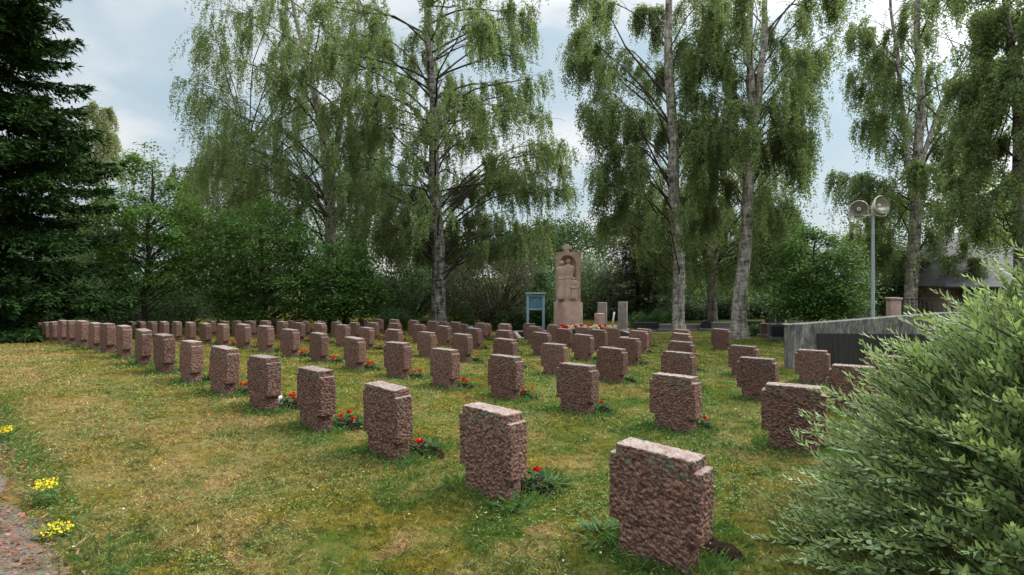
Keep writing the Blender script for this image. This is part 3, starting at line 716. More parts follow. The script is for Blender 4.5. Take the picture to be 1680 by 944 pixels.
slab('gravestone', 1266, 1294, 535.5, 21.6, .14, M['navy_stone'], 'low blue black polished gravestone near the left end of the concrete wall')
slab('gravestone', 1297, 1317, 506, 24, .3, M['pillar_stone'], 'tall narrow dark gravestone rising behind the end of the concrete wall')
slab('gravestone', 1257, 1270, 512.5, 30, .25, M['dark_stone'], 'distant dark gravestone left of the thin birch stem')
slab('gravestone', 1275, 1286, 513.5, 30, .25, M['dark_stone'], 'distant dark gravestone right of the thin birch stem')
slab('gravestone', 1392, 1408, 511, 30, .25, M['grey_stone'], 'distant pale topped gravestone left of the floodlight post')

# ------------------------------------------------------------------ floodlight post
LY = 17.0; p = px(1432, 517, LY); lz = gz(p.x, LY); zL = lambda y: HC - (y - YH) * LY / F - lz
fl = empty('floodlight_post', (p.x, LY, lz), 0, 'grey steel post carrying two round floodlights above the concrete wall', 'floodlight')
a = Acc(); a.tube([(0, 0, -.2), (0, 0, zL(420)), (0, 0, zL(345))], [.056, .05, .045], 14, True); a.obj('pole', M['galv'], fl, smooth=True)
a = Acc(); a.tube([(-.46, -.07, zL(356)), (0, 0, zL(353)), (.42, -.08, zL(349.5))], .022, 8, True); a.obj('crossarm', M['galv'], fl, smooth=True)
a = Acc(); a.tube([(-.2, -.03, zL(341.5)), (-.02, .02, zL(340))], .014, 6, True); a.obj('conduit', M['iron'], fl)
for sx, cxp, cyp, rr, az, el in ((-1, 1405.5, 343, .235, -28, 4), (1, 1444, 337, .275, 14, 8)):
    cx_ = (cxp - 1432) / F * LY; cz_ = zL(cyp)
    h = empty('floodlight', (cx_, -.12, cz_)); h.parent = fl; h.rotation_euler = (math.radians(-el), 0, math.radians(az))
    prof = [(-.0, rr), (.02, rr * 1.05), (.05, rr * 1.02), (.16, rr * .80), (.27, rr * .45), (.34, rr * .22), (.44, rr * .2), (.45, .01)]
    inn = [(.012, rr * .97), (.10, rr * .84), (.19, rr * .58), (.25, rr * .2), (.252, .005)]
    for nm_, pr, mm in (('housing', prof, 'lamp_shell'), ('reflector', inn, 'lamp_bowl')):
        v = [(r_ * math.cos(2*PI*k/28), y_, r_ * math.sin(2*PI*k/28)) for y_, r_ in pr for k in range(28)]
        f = [(q*28 + k, q*28 + (k+1) % 28, (q+1)*28 + (k+1) % 28, (q+1)*28 + k) for q in range(len(pr) - 1) for k in range(28)]
        if nm_ == 'housing': f += []
        link(nm_, np_mesh(nm_, v, np.array(f), M[mm], smooth=True), h)
    a = Acc(); a.tube([(0, .24, 0), (0, .16, 0), (0, .10, 0), (0, .05, 0)], [.03, .055, .06, .02], 12, True); a.obj('bulb', M['lamp_glass'], h, smooth=True)
    a = Acc(); a.tube([(rr * .95, .12, 0), (rr * 1.08, .12, -rr * .6), (rr * .6, .10, -rr * 1.15), (0, .09, -rr * 1.2), (-rr * .6, .10, -rr * 1.15), (-rr * 1.08, .12, -rr * .6), (-rr * .95, .12, 0)], .014, 6, True); a.obj('bracket', M['lamp_shell'], h)

# ------------------------------------------------------------------ chapel, gate pillar and fence at the right
CYb = 27.0; p = px(1550, 500, CYb); cz0 = gz(p.x, CYb)
ch_ = empty('chapel', (p.x, CYb, cz0), math.radians(-4), 'pink plastered building with steep dark roof half hidden behind the pale shrub', 'building')
zc = lambda y: HC - (y - YH) * CYb / F - cz0
a = Acc(); a.box((4.2, 4.0, zc(470)/2 - .2), (8.0, 7.6, zc(470) + .4)); wall_o = a.obj('wall', M['plaster'], ch_, bevel=.02)
bm = bmesh.new()
vs = [(-.35, -.6, zc(470)), (8.75, -.6, zc(470)), (8.75, 8.6, zc(470)), (-.35, 8.6, zc(470)), (2.6, 4, zc(372)), (6.0, 4, zc(372))]
V_ = [bm.verts.new(v) for v in vs]
for f in ((0, 1, 5, 4), (1, 2, 5), (2, 3, 4, 5), (3, 0, 4), (3, 2, 1, 0)): bm.faces.new([V_[k] for k in f])
me = bpy.data.meshes.new('roof'); bm.to_mesh(me); bm.free(); me.materials.append(M['roof']); link('roof', me, ch_)
a = Acc(); a.box((4.2, -.55, zc(470) - .09), (9.1, .1, .16)); a.obj('eaves_board', M['iron'], ch_)
for k in range(2):
    xx = .95 + k * 2.6
    ar = prism('window', [(xx - .4, .9)] + [(xx - .4 * math.cos(q*PI/10), 1.7 + .4 * math.sin(q*PI/10)) for q in range(11)] + [(xx + .4, .9)], .10, .19, M['iron'], ch_)
    a = Acc(); a.tube([(xx - .46, .17, .9), (xx - .46, .17, 1.7)] + [(xx - .46 * math.cos(q*PI/8), .17, 1.7 + .46 * math.sin(q*PI/8)) for q in range(1, 8)] + [(xx + .46, .17, 1.7), (xx + .46, .17, .9)], .085, 6, True); a.obj('brick_arch', M['red_brick'], ar)
gp = px(1466, 515, 24); gzz = gz(gp.x, 24); ge = empty('gate_pillar', (gp.x, 24, gzz), math.radians(-10), 'pink plastered gate pillar seen over the concrete wall', 'pillar')
hg = HC - (490 - YH) * 24 / F - gzz
a = Acc(); a.box((0, 0, hg/2 - .1), (.42, .42, hg + .1)); a.obj('shaft', M['plaster'], ge, bevel=.02)
a = Acc(); a.box((0, 0, hg + .0), (.5, .5, .09)); a.obj('cap', M['plaster'], ge, bevel=.015)
fe = empty('iron_fence', (gp.x + .35, 24.1, gzz), math.radians(-10), 'black iron railing running right from the pink gate pillar', 'fence')
for z_ in (.25, hg - .03):
    a = Acc(); a.box((1.3, 0, z_), (2.6, .04, .04)); a.obj('rail', M['iron'], fe)
for k in range(15):
    a = Acc(); a.box((.1 + k * .17, 0, hg/2 - .05), (.02, .02, hg + .1)); a.obj('bar', M['iron'], fe)

# ------------------------------------------------------------------ small things on the graves
def lathe(name, prof, m, parent, sides=16, loc=(0, 0, 0)):
    v = [(r_ * math.cos(2*PI*k/sides), r_ * math.sin(2*PI*k/sides), z_) for r_, z_ in prof for k in range(sides)]
    f = [(q*sides + k, q*sides + (k+1) % sides, (q+1)*sides + (k+1) % sides, (q+1)*sides + k) for q in range(len(prof) - 1) for k in range(sides)]
    return link(name, np_mesh(name, v, np.array(f), m, smooth=True), parent, loc)
def candle(x, y, Yd, m, lab, s=1):
    p = px(x, y, Yd); e = empty('grave_candle', (p.x, Yd, gz(p.x, Yd)), 0, lab, 'candle')
    lathe('jar', [(.001, 0), (.045*s, 0), (.05*s, .02*s), (.05*s, .13*s), (.04*s, .15*s), (.001, .15*s)], m, e); lathe('lid', [(.046*s, .15*s), (.046*s, .165*s), (.02*s, .19*s), (.001, .195*s)], M['galv'], e)
candle(456, 662, 7.15, M['white_plastic'], 'white grave candle at the foot of the fifth headstone of the front row')
candle(557, 570, 17.2, M['blue_plastic'], 'blue and white grave candle on the lawn left of centre', 1.3)
candle(868, 566, 19.5, M['teal_plastic'], 'pale teal grave candle on the lawn in front of the memorial', 1.2)
wc = px(772, 535, 27.5); we = empty('watering_can', (wc.x, 27.5, gz(wc.x, 27.5)), .4, 'teal plastic watering can standing behind the far headstones', 'watering can')
lathe('body', [(.001, .1), (.15, .1), (.16, .14), (.14, .42), (.10, .46), (.001, .47)], M['teal_plastic'], we)
a = Acc(); a.tube([(.14, 0, .16), (.28, 0, .32), (.38, 0, .46)], [.03, .025, .04], 8, True); a.obj('spout', M['teal_plastic'], we)
a = Acc(); a.tube([(-.13, 0, .4), (-.25, 0, .45), (-.27, 0, .28), (-.15, 0, .2)], .018, 8, True); a.obj('handle', M['teal_plastic'], we)
a = Acc(); a.box((0, 0, .02), (.4, .4, .2)); a.obj('stand', M['dark_stone'], we)

# ------------------------------------------------------------------ trees
def outline(Yd, xt, rows):
    """(photo row, left edge, right edge) of a crown -> half widths as functions of height, in metres"""
    rows = sorted(rows, reverse=True)
    z = np.array([HC + (YH - r[0]) * Yd / F for r in rows]); l = np.array([(xt - r[1]) * Yd / F for r in rows]); r = np.array([(q[2] - xt) * Yd / F for q in rows])
    def E(zq, az):
        c = np.cos(az); L = np.interp(zq, z, l); R = np.interp(zq, z, r); mid = (np.abs(L) + np.abs(R)) / 2
        side = np.where(c > 0, R, L); c2 = np.abs(c)
        return side * c2 + mid * (1 - c2)
    return E, z.min(), z.max()
def bez(p0, p1, p2, n=7):
    s = np.linspace(0, 1, n)[:, None]
    return (1 - s) ** 2 * p0 + 2 * s * (1 - s) * p1 + s ** 2 * p2
def trunk_pts(Yd, pts, ztop):
    """photo path of a stem -> points; pts = (x, y, width in photo pixels)"""
    P = np.array([list(px(x, y, Yd)) for x, y, w in pts]); R = np.array([w / F * Yd / 2 for x, y, w in pts])
    if P[-1, 2] < ztop and P[-1, 2] - P[-2, 2] > abs(P[-1, 0] - P[-2, 0]) * 1.2:
        d = (P[-1] - P[-2]); d = d / max(d[2], 1e-3); e = P[-1] + d * (ztop - P[-1, 2]); P = np.vstack([P, (P[-1] + e) / 2, e]); R = np.r_[R, R[-1] * .6, .02]
    # wobble and resample
    s = np.linspace(0, 1, 40); k = np.linspace(0, 1, len(P)); k = np.r_[0, np.cumsum(np.linalg.norm(np.diff(P, axis=0), axis=1))]; k /= k[-1]
    Q = np.stack([np.interp(s, k, P[:, i]) for i in range(3)], 1); RR = np.interp(s, k, R)
    Q[:, 0] += .05 * np.sin(s * 17 + Yd) * (s > .05); Q[:, 1] += .05 * np.cos(s * 13 + Yd) * (s > .05)
    return Q, RR
def birch(label, Yd, stems, rows, n_limb=60, strands=1500, per=55, mat_leaf='birch_leaf', bark_='birch_bark', leaf=(.088, .064), hang=(.9, 2.3), name='birch_tree', group=None, seed=1, inner=.25, base_z=None, rise=(.5, 1.0), front=0., low=1.0, clear=.8):
    global rng
    keep = rng; rng = np.random.default_rng(seed * 101 + 5)
    x0, y0, _ = stems[0][0]
    p0 = px(x0, y0, Yd); z0 = gz(p0.x, Yd)
    t = empty(name, (p0.x, Yd, z0), 0, label, 'tree', group); O = np.array([p0.x, Yd, z0])
    xt = np.mean([q[0] for q in stems[0]])
    E, zlo, zhi = outline(Yd, xt, rows); zcut = HC + (YH + 40) * Yd / F; ztop = zhi + 1.5
    ax = (xt - 840) / F * Yd
    tr = Acc(); SP = []
    for k, st in enumerate(stems):
        Q, R = trunk_pts(Yd, st, ztop)
        if k == 0:
            R[0] *= 1.28; R[1] *= 1.10; Q[0, 2] = z0 - .25
        tr.tube(Q - O, R, 14, False); SP.append((Q, R))
    tr.obj('trunk', M[bark_], t, smooth=True)
    br = Acc(); starts = []; outs = []; Ls = []
    # limbs
    zz_ = zlo + .3 + (zhi + .9 - zlo) * rng.uniform(0, 1, n_limb) ** low; zz_.sort()
    for i, ze in enumerate(zz_):
        az = i * 2.39996 + rng.normal(0, .35); ext = float(E(min(ze, zhi), az)) * rng.uniform(.72, 1.05)
        if ext < .35 or (math.sin(az) < -.35 and rng.uniform() < front): continue
        tip = np.array([ax + ext * math.cos(az), Yd + ext * math.sin(az) * .9, ze])
        Q, R = SP[i % len(SP)] if len(SP) > 1 else SP[0]
        hs_ = max(ze - ext * rng.uniform(*rise), z0 + 2.2 + rng.uniform(0, 1.5)); hs_ = min(hs_, Q[-1, 2] - .3)
        j = int(np.argmin(np.abs(Q[:, 2] - hs_))); st = Q[j]
        mid = st * .45 + tip * .55 + np.array([0, 0, abs(ext) * .28]) + rng.normal(0, .12, 3)
        B = bez(st, mid, tip, 9); kn = rng.normal(0, .035 + .035 * ext, (4, 3)); kn[0] *= .3; kn[-1] = 0; B[1:-1] += np.stack([np.interp(np.linspace(.1, .9, 7), np.linspace(0, 1, 4), kn[:, q]) for q in range(3)], 1)
        r0 = min(R[j] * .42, .012 + .009 * ext, .06)
        br.tube(B - O, np.linspace(r0, .008, 9), 5)
        nsub = max(4, int(ext * 2.6))
        for q in range(nsub):
            s = rng.uniform(inner, 1.0) ** .8; k = min(int(s * 8), 7); base = B[k] + (B[k+1] - B[k]) * (s * 8 - k)
            dir0 = B[k+1] - B[k]; an = math.atan2(dir0[1], dir0[0]) + rng.choice((-1, 1)) * rng.uniform(.4, 1.4)
            sl = (.25 + .32 * ext * (1 - .55 * s)) * rng.uniform(.6, 1.2)
            tp = base + np.array([math.cos(an) * sl, math.sin(an) * sl, sl * rng.uniform(-.25, .5)])
            SB = bez(base, (base + tp) / 2 + np.array([0, 0, sl * .2]), tp, 5)
            br.tube(SB - O, np.linspace(.012, .005, 5), 3)
            for _ in range(3):
                w = rng.uniform(.2, 1); kk = min(int(w * 4), 3); starts.append(SB[kk] + (SB[kk+1] - SB[kk]) * (w * 4 - kk)); outs.append((math.cos(an), math.sin(an))); Ls.append(sl)
    br.obj('branches', M['twig'], t)
    starts = np.array(starts); outs = np.array(outs)
    ns = min(int(strands * 1.5), 8 * len(starts)); wt = np.repeat(rng.gamma(.9, 1, len(starts) // 3 + 1), 3)[:len(starts)] + .04; idx = rng.choice(len(starts), ns, p=wt / wt.sum()); sp0 = starts[idx] + rng.normal(0, .10, (ns, 3)); od = outs[idx] + rng.normal(0, .5, (ns, 2))
    L = rng.uniform(*hang, ns) * rng.uniform(.5, 1, ns); s = rng.uniform(0, 1, (ns, per)); s.sort(1)
    P = np.empty((ns, per, 3))
    P[..., :2] = sp0[:, None, :2] + od[:, None] * (L[:, None] * .22 * (1 - (1 - s) ** 2))[..., None]
    P[..., 2] = sp0[:, None, 2] - L[:, None] * s ** 1.25
    P += rng.normal(0, .045, P.shape)
    cl_ = np.clip(rng.normal(1, .16, (ns, 1, 1)), .55, 1.5)
    tn = (tints(ns * per, .18, .07).reshape(ns, per, 3) * cl_).reshape(-1, 3); P = P.reshape(-1, 3)
    ok = (P[:, 2] > z0 + clear + rng.normal(0, .35, len(P))) & (rng.uniform(size=len(P)) < np.where(P[:, 2] > zcut, .25, 1)); P = P[ok]; tn = tn[ok]; n = len(P)
    d = unit(rng.normal(0, .75, (n, 3)) + np.array([0, 0, -.75]))
    a = Acc(); a.leaves(P - O, d, perp(d), leaf[0] * rng.uniform(.7, 1.25, n), leaf[1] * rng.uniform(.8, 1.2, n), tn)
    a.obj('crown', M[mat_leaf], t); rng = keep; return t
def broadleaf(label, Yd, stem, rows, clumps=120, per=150, leaf=(.14, .11), m='maple_leaf', name='maple_tree', group=None, seed=1, cs=.42, flat=.5, cat='tree', trunk=True, shell=.35):
    global rng
    keep = rng; rng = np.random.default_rng(seed * 77 + 3)
    x0, y0, w0 = stem[0]; p0 = px(x0, y0, Yd); z0 = gz(p0.x, Yd); O = np.array([p0.x, Yd, z0])
    t = empty(name, tuple(O), 0, label, cat, group); xt = x0
    E, zlo, zhi = outline(Yd, xt, rows); zlo = max(zlo, z0 + .15); ax = p0.x
    zs_ = np.linspace(zlo, zhi, 60); wgt = np.array([max(abs(float(E(z, 0))) + abs(float(E(z, PI))), .05) for z in zs_]) ** 1.6; wgt /= wgt.sum()
    C = []
    br = Acc()
    if trunk:
        Q, R = trunk_pts(Yd, stem, zlo + (zhi - zlo) * .85); Q[0, 2] = z0 - .2
        tk = Acc(); tk.tube(Q - O, R, 10); tk.obj('trunk', M['brown_bark'], t, smooth=True)
    for i in range(clumps):
        z = rng.choice(zs_, p=wgt) + rng.normal(0, .08); az = rng.uniform(0, 2 * PI); e = float(E(z, az)); r = e * (shell + (1 - shell) * rng.uniform() ** .6) * rng.uniform(.85, 1.06)
        c = np.array([ax + r * math.cos(az), Yd + r * math.sin(az), z]); C.append(c)
        if i % 2 == 0:
            if trunk:
                j = int(np.argmin(np.abs(Q[:, 2] - (z - abs(r) * .55)))); s_ = Q[j]
            else: s_ = O + np.array([rng.normal(0, .12), rng.normal(0, .12), 0])
            B = bez(s_, (s_ + c) / 2 + np.array([0, 0, .15 * abs(r)]), c, 6); br.tube(B - O, np.linspace(min(.05, .012 + .012 * abs(r)), .005, 6), 4)
    br.obj('branches', M['brown_bark'], t)
    C = np.array(C); n = len(C) * per; sc_ = cs * rng.uniform(.6, 1.35, (len(C), 1, 1))
    P = C[:, None] + rng.normal(0, 1, (len(C), per, 3)) * sc_ * np.array([.62, .62, .62 * flat])
    P[..., 2] -= .25 * sc_[..., 0] * ((P[..., 0] - C[:, None, 0]) ** 2 + (P[..., 1] - C[:, None, 1]) ** 2) / (sc_[..., 0] ** 2)
    cl_ = np.clip(rng.normal(1, .16, (len(C), 1, 1)), .6, 1.5); tn = (tints(n, .2, .06).reshape(len(C), per, 3) * cl_).reshape(-1, 3)
    P = P.reshape(-1, 3); ok = P[:, 2] > z0 + .02; P = P[ok]; tn = tn[ok]; n = len(P)
    an = rng.uniform(0, 2 * PI, n); d = unit(np.c_[np.cos(an), np.sin(an), rng.normal(-.35, .4, n)])
    sd = unit(np.cross(d, np.tile([0., 0, 1], (n, 1))) + rng.normal(0, .38, (n, 3)))
    a = Acc(); a.leaves(P - O, d, sd, leaf[0] * rng.uniform(.65, 1.25, n), leaf[1] * rng.uniform(.7, 1.2, n), tn, .1)
    a.obj('crown' if cat == 'tree' else 'foliage', M[m], t); rng = keep; return t
def conifer(label, X, Yd, height, prof, whorl=.36, arms=9, m='needle', name='spruce_tree', seed=1, seg=(.2, .055), dens=1.0, zcut=1e9, droop=.25, up=.18, start=.35):
    """prof: list of (height, radius)"""
    global rng
    keep = rng; rng = np.random.default_rng(seed * 31 + 1)
    z0 = gz(X, Yd); t = empty(name, (X, Yd, z0), 0, label, 'tree')
    tk = Acc(); tk.tube([(0, 0, -.2), (0, 0, height * .5), (0, 0, height)], [.028 * height ** .9, .014 * height ** .9, .01], 10); tk.obj('trunk', M['brown_bark'], t, smooth=True)
    br = Acc(); PP, DD = [], []
    hz = np.array([p[0] for p in prof]); hr = np.array([p[1] for p in prof]); z = start
    while z < height - .2:
        R = float(np.interp(z, hz, hr)); na = max(5, int(arms * min(1, .5 + R / 4)))
        thin = 1 if z < zcut else .3
        for k in range(na):
            az = rng.uniform(0, 2 * PI); r = R * rng.uniform(.6, 1.12); c = np.array([math.cos(az), math.sin(az), 0]); dr = droop * r * rng.uniform(.6, 1.3)
            st = np.array([0, 0, z + rng.uniform(-.15, .15)]); tip = st + c * r + np.array([0, 0, -dr + up * r * .6]); mid = st + c * r * .6 + np.array([0, 0, -dr])
            B = bez(st, mid, tip, 8); br.tube(B, np.linspace(.012 + .007 * r, .006, 8), 4)
            side = np.array([-c[1], c[0], 0]); nt_ = int(r * 9 * dens * thin) + 2
            s = rng.uniform(.12, 1, nt_); kk = np.minimum((s * 7).astype(int), 6); base = B[kk] + (B[kk + 1] - B[kk]) * (s * 7 - kk)[:, None]
            ln = (.18 + .30 * r * (1 - s) + .12) * rng.uniform(.6, 1.1, nt_); sg = rng.choice((-1, 1), nt_)
            dirv = unit(c[None] * rng.uniform(.5, 1., (nt_, 1)) + side[None] * sg[:, None] * rng.uniform(.5, 1., (nt_, 1)) + np.array([0, 0, -.35]) * rng.uniform(0, 1.4, (nt_, 1)))
            m_ = 7; q = rng.uniform(0, 1, (nt_, m_)); p = base[:, None] + dirv[:, None] * (ln[:, None] * q)[..., None]; p[..., 2] -= .25 * ln[:, None] * q ** 2
            PP.append(p.reshape(-1, 3)); DD.append(np.repeat(dirv, m_, 0))
            m2 = int(r * 10 * dens * thin) + 3; s = rng.uniform(.1, 1.02, m2); kk = np.minimum((s * 7).astype(int), 6); PP.append(B[kk] + (B[kk+1] - B[kk]) * (s * 7 - kk)[:, None]); DD.append(np.tile(c, (m2, 1)))
        z += whorl * rng.uniform(.8, 1.2)
    br.obj('branches', M['brown_bark'], t)
    P = np.concatenate(PP); D = np.concatenate(DD); n = len(P); P = P + rng.normal(0, .025, P.shape); D = unit(D + rng.normal(0, .33, (n, 3)))
    sd = unit(np.cross(D, np.tile([0., 0, 1], (n, 1))) + rng.normal(0, .45, (n, 3)))
    a = Acc(); a.leaves(P, D, sd, seg[0] * rng.uniform(.6, 1.25, n), seg[1] * rng.uniform(.7, 1.3, n), tints(n, .28, .08), .15)
    a.obj('crown', M[m], t); rng = keep; return t

conifer('huge dark spruce with drooping branches filling the left edge', -19.2, 19.5, 26, [(0, 5.2), (2.5, 4.9), (5.5, 4.4), (8, 4.1), (10, 3.5), (12, 3.0), (16, 2.2), (26, .2)], arms=11, seed=2, zcut=13.5, dens=2.8, seg=(.23, .078), droop=.32, up=.2)
birch('big broad weeping birch with cracked dark trunk, in the centre behind the headstones', 29, [[(722, 545, 25), (719, 440, 22), (714, 300, 18), (710, 160, 14), (700, 0, 10)]],
      [(0, 475, 885), (60, 460, 888), (130, 470, 895), (200, 560, 918), (250, 530, 925), (300, 540, 935), (350, 560, 915), (380, 600, 905), (420, 640, 880)], 140, 4300, 52, bark_='birch_bark_dark', seed=3, clear=3.4, front=.6, low=1.7, hang=(.7, 2.0), rise=(.0, .7))
birch('wide many stemmed weeping birch behind the dark maples, left of centre', 34, [[(537, 545, 22), (541, 430, 19), (540, 330, 17), (534, 240, 13), (512, 140, 9), (480, 0, 6)], [(540, 330, 12), (556, 210, 9), (575, 100, 7), (590, 0, 5)], [(541, 360, 9), (500, 300, 8), (430, 250, 6), (380, 235, 4)]],
      [(0, 325, 640), (50, 328, 640), (100, 350, 640), (135, 300, 630), (200, 290, 640), (240, 275, 640), (300, 280, 640), (350, 340, 620), (385, 400, 600)], 95, 3000, 52, seed=4, clear=2.8, front=.3, hang=(1.2, 3.2), rise=(.3, .9))
birch('tall straight birch with bare lower trunk standing right of the memorial', 23.5, [[(1115, 556, 21), (1112, 420, 19), (1106, 300, 18), (1100, 150, 15), (1095, 0, 11)]],
      [(0, 935, 1180), (80, 945, 1185), (130, 915, 1190), (200, 950, 1190), (260, 962, 1190), (300, 955, 1190), (340, 950, 1180), (370, 985, 1170)], 75, 2100, 55, seed=5, clear=3.6, front=.7, inner=.4, leaf=(.076, .056), hang=(.8, 1.9), rise=(.6, 1.2))
birch('forked leaning birch with rough trunk, right of the straight birch', 22.5, [[(1212, 556, 27), (1216, 480, 22), (1225, 360, 18), (1233, 240, 17), (1232, 130, 11), (1231, 0, 9)], [(1233, 240, 12), (1243, 170, 11), (1252, 90, 10), (1257, 0, 8)]],
      [(0, 1140, 1388), (45, 1140, 1372), (85, 1145, 1350), (130, 1140, 1345), (165, 1140, 1350), (200, 1140, 1328), (300, 1135, 1310), (350, 1145, 1290)], 75, 2000, 55, seed=6, clear=3.6, front=.7, inner=.4, leaf=(.076, .056), hang=(.9, 2.1), rise=(.6, 1.2))
birch('dense dark weeping birch hanging almost to the ground behind the two birches', 33, [[(1168, 545, 16), (1170, 400, 14), (1172, 200, 9)]],
      [(250, 1110, 1240), (300, 1060, 1290), (330, 1040, 1300), (410, 1050, 1310), (470, 1070, 1290)], 70, 2200, 52, seed=7, hang=(1.2, 3.0), rise=(.2, .8))
birch('tall double stemmed birch behind the floodlight post', 28, [[(1492, 535, 20), (1500, 400, 18), (1504, 300, 16), (1510, 170, 11), (1505, 0, 8)], [(1497, 330, 9), (1488, 240, 8), (1478, 150, 7), (1468, 60, 5), (1462, 0, 4)], [(1506, 290, 8), (1540, 180, 6), (1575, 110, 4)]],
      [(0, 1412, 1600), (70, 1410, 1620), (130, 1405, 1640), (200, 1425, 1640), (250, 1395, 1640), (300, 1390, 1640), (350, 1420, 1640), (400, 1440, 1620), (450, 1460, 1575)], 80, 2100, 52, seed=8, front=.6, hang=(.9, 2.2), rise=(.6, 1.2))
birch('dark trunked birch cut by the right edge of the photo', 16, [[(1678, 600, 22), (1675, 420, 20), (1672, 250, 18), (1668, 120, 16), (1655, 30, 9), (1640, -40, 6)], [(1668, 120, 11), (1680, 50, 10), (1690, -40, 8)]],
      [(0, 1600, 1750), (100, 1590, 1760), (200, 1570, 1770), (300, 1575, 1770), (340, 1560, 1760), (395, 1565, 1740), (425, 1585, 1720)], 75, 1700, 50, bark_='birch_bark_dark', seed=9, leaf=(.068, .05), hang=(.4, 1.0), rise=(.2, .7))
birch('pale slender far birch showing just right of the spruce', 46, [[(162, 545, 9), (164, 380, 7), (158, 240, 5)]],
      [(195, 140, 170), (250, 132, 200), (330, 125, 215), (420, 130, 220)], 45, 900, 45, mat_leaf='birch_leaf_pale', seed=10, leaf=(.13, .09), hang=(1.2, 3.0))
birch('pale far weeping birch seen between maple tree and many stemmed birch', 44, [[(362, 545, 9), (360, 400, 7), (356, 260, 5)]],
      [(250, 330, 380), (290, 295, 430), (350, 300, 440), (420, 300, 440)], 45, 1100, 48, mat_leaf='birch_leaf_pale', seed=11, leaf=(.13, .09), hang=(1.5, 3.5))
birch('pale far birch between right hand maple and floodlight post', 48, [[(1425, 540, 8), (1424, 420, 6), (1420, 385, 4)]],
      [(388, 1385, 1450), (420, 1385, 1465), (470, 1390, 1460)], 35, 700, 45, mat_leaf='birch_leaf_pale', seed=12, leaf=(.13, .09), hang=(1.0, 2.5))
birch('thin young birch with white stem among the distant gravestones', 31, [[(1270, 530, 6), (1272, 480, 5), (1268, 420, 3)]],
      [(400, 1245, 1290), (440, 1235, 1300), (475, 1240, 1300)], 30, 420, 40, seed=13, leaf=(.09, .065), hang=(.5, 1.2))
broadleaf('slim stemmed young maple with spreading bright green crown beside the spruce', 26, [(237, 540, 8.5), (238, 480, 8), (243, 400, 6), (250, 300, 4)],
          [(235, 250, 266), (265, 228, 295), (300, 185, 315), (350, 170, 340), (420, 165, 345), (465, 180, 340), (488, 205, 300)], 190, 130, m='young_leaf', seed=1, cs=.55, flat=.4)
broadleaf('dark spreading maple with foliage to the ground, left of the two dark maples', 28, [(432, 545, 9), (431, 470, 7), (428, 380, 5)],
          [(335, 400, 452), (360, 362, 490), (400, 345, 520), (450, 340, 540), (500, 350, 540), (528, 365, 520)], 230, 140, seed=2, cs=.6, flat=.42)
broadleaf('smaller dark maple on a short trunk, right of the two dark maples', 27, [(566, 545, 8), (566, 480, 7), (566, 430, 4)],
          [(398, 545, 592), (430, 512, 612), (470, 498, 628), (505, 505, 628), (515, 530, 600)], 150, 130, seed=3, cs=.5, flat=.42)
broadleaf('round green maple with thin stems behind the concrete wall', 21, [(1338, 545, 6), (1337, 480, 5), (1338, 400, 3)],
          [(368, 1328, 1358), (400, 1285, 1385), (440, 1262, 1402), (480, 1256, 1410), (508, 1268, 1400), (518, 1300, 1380)], 190, 130, seed=4, leaf=(.11, .085), cs=.42, flat=.5)
broadleaf('tall dull brown green bush behind the notice board', 34, [(812, 545, 6)], [(395, 795, 850), (420, 735, 885), (470, 700, 895), (530, 700, 890)], 240, 150, (.12, .06), 'brown_leaf', 'bush', seed=5, cs=.7, flat=.9, cat='bush', trunk=False)
broadleaf('mid green bush behind the cracked birch trunk', 36, [(675, 545, 6)], [(425, 650, 710), (450, 620, 745), (500, 615, 750), (532, 620, 740)], 110, 150, (.15, .11), 'dark_leaf', 'bush', seed=6, cs=.7, flat=.7, cat='bush', trunk=False)
broadleaf('fresh green bush between notice board and memorial', 31, [(893, 545, 5)], [(440, 885, 905), (470, 872, 918), (510, 870, 922), (535, 875, 918)], 60, 130, (.12, .09), 'shrub_leaf', 'bush', seed=7, cs=.5, flat=.7, cat='bush', trunk=False)
broadleaf('pale grey green willow bush behind the memorial on its right', 38, [(970, 545, 6)], [(425, 952, 985), (445, 935, 1005), (500, 930, 1015), (532, 935, 1010)], 120, 170, (.15, .06), 'pale_willow', 'bush', seed=8, cs=.65, flat=1.0, cat='bush', trunk=False)
conifer('dark brownish pine behind the two granite pillars', 8.1, 36, 9.2, [(0, 2.6), (2, 2.8), (4, 2.2), (7, 1.1), (9.2, .1)], .34, 9, 'pine_needle', 'pine_tree', 5, (.22, .06), 1.0, droop=.1, up=.25)
broadleaf('low fresh green shrub just left of the cracked birch trunk', 31, [(652, 545, 3)], [(512, 625, 680), (525, 615, 690), (540, 615, 692)], 60, 110, (.12, .05), 'shrub_leaf', 'shrub', seed=9, cs=.34, flat=.9, cat='shrub', trunk=False)
broadleaf('low fresh green shrub just right of the cracked birch trunk', 31, [(755, 545, 3)], [(508, 738, 770), (522, 730, 778), (540, 728, 780)], 45, 110, (.12, .05), 'shrub_leaf', 'shrub', seed=10, cs=.32, flat=.9, cat='shrub', trunk=False)
broadleaf('low dark shrub beneath the notice board on its left', 31, [(835, 545, 3)], [(515, 818, 850), (528, 800, 860), (540, 800, 862)], 45, 110, (.10, .07), 'dark_leaf', 'shrub', seed=11, cs=.32, flat=.8, cat='shrub', trunk=False)
broadleaf('low bright shrub above the black grave wall', 30, [(1048, 540, 3)], [(520, 1035, 1062), (532, 1032, 1068)], 30, 90, (.10, .06), 'shrub_leaf', 'shrub', seed=12, cs=.26, flat=.8, cat='shrub', trunk=False)
broadleaf('low olive green shrub left of the straight birch trunk', 30, [(1088, 540, 3)], [(513, 1080, 1108), (525, 1065, 1112), (536, 1062, 1112)], 45, 100, (.10, .06), 'shrub_leaf', 'shrub', seed=13, cs=.3, flat=.8, cat='shrub', trunk=False)
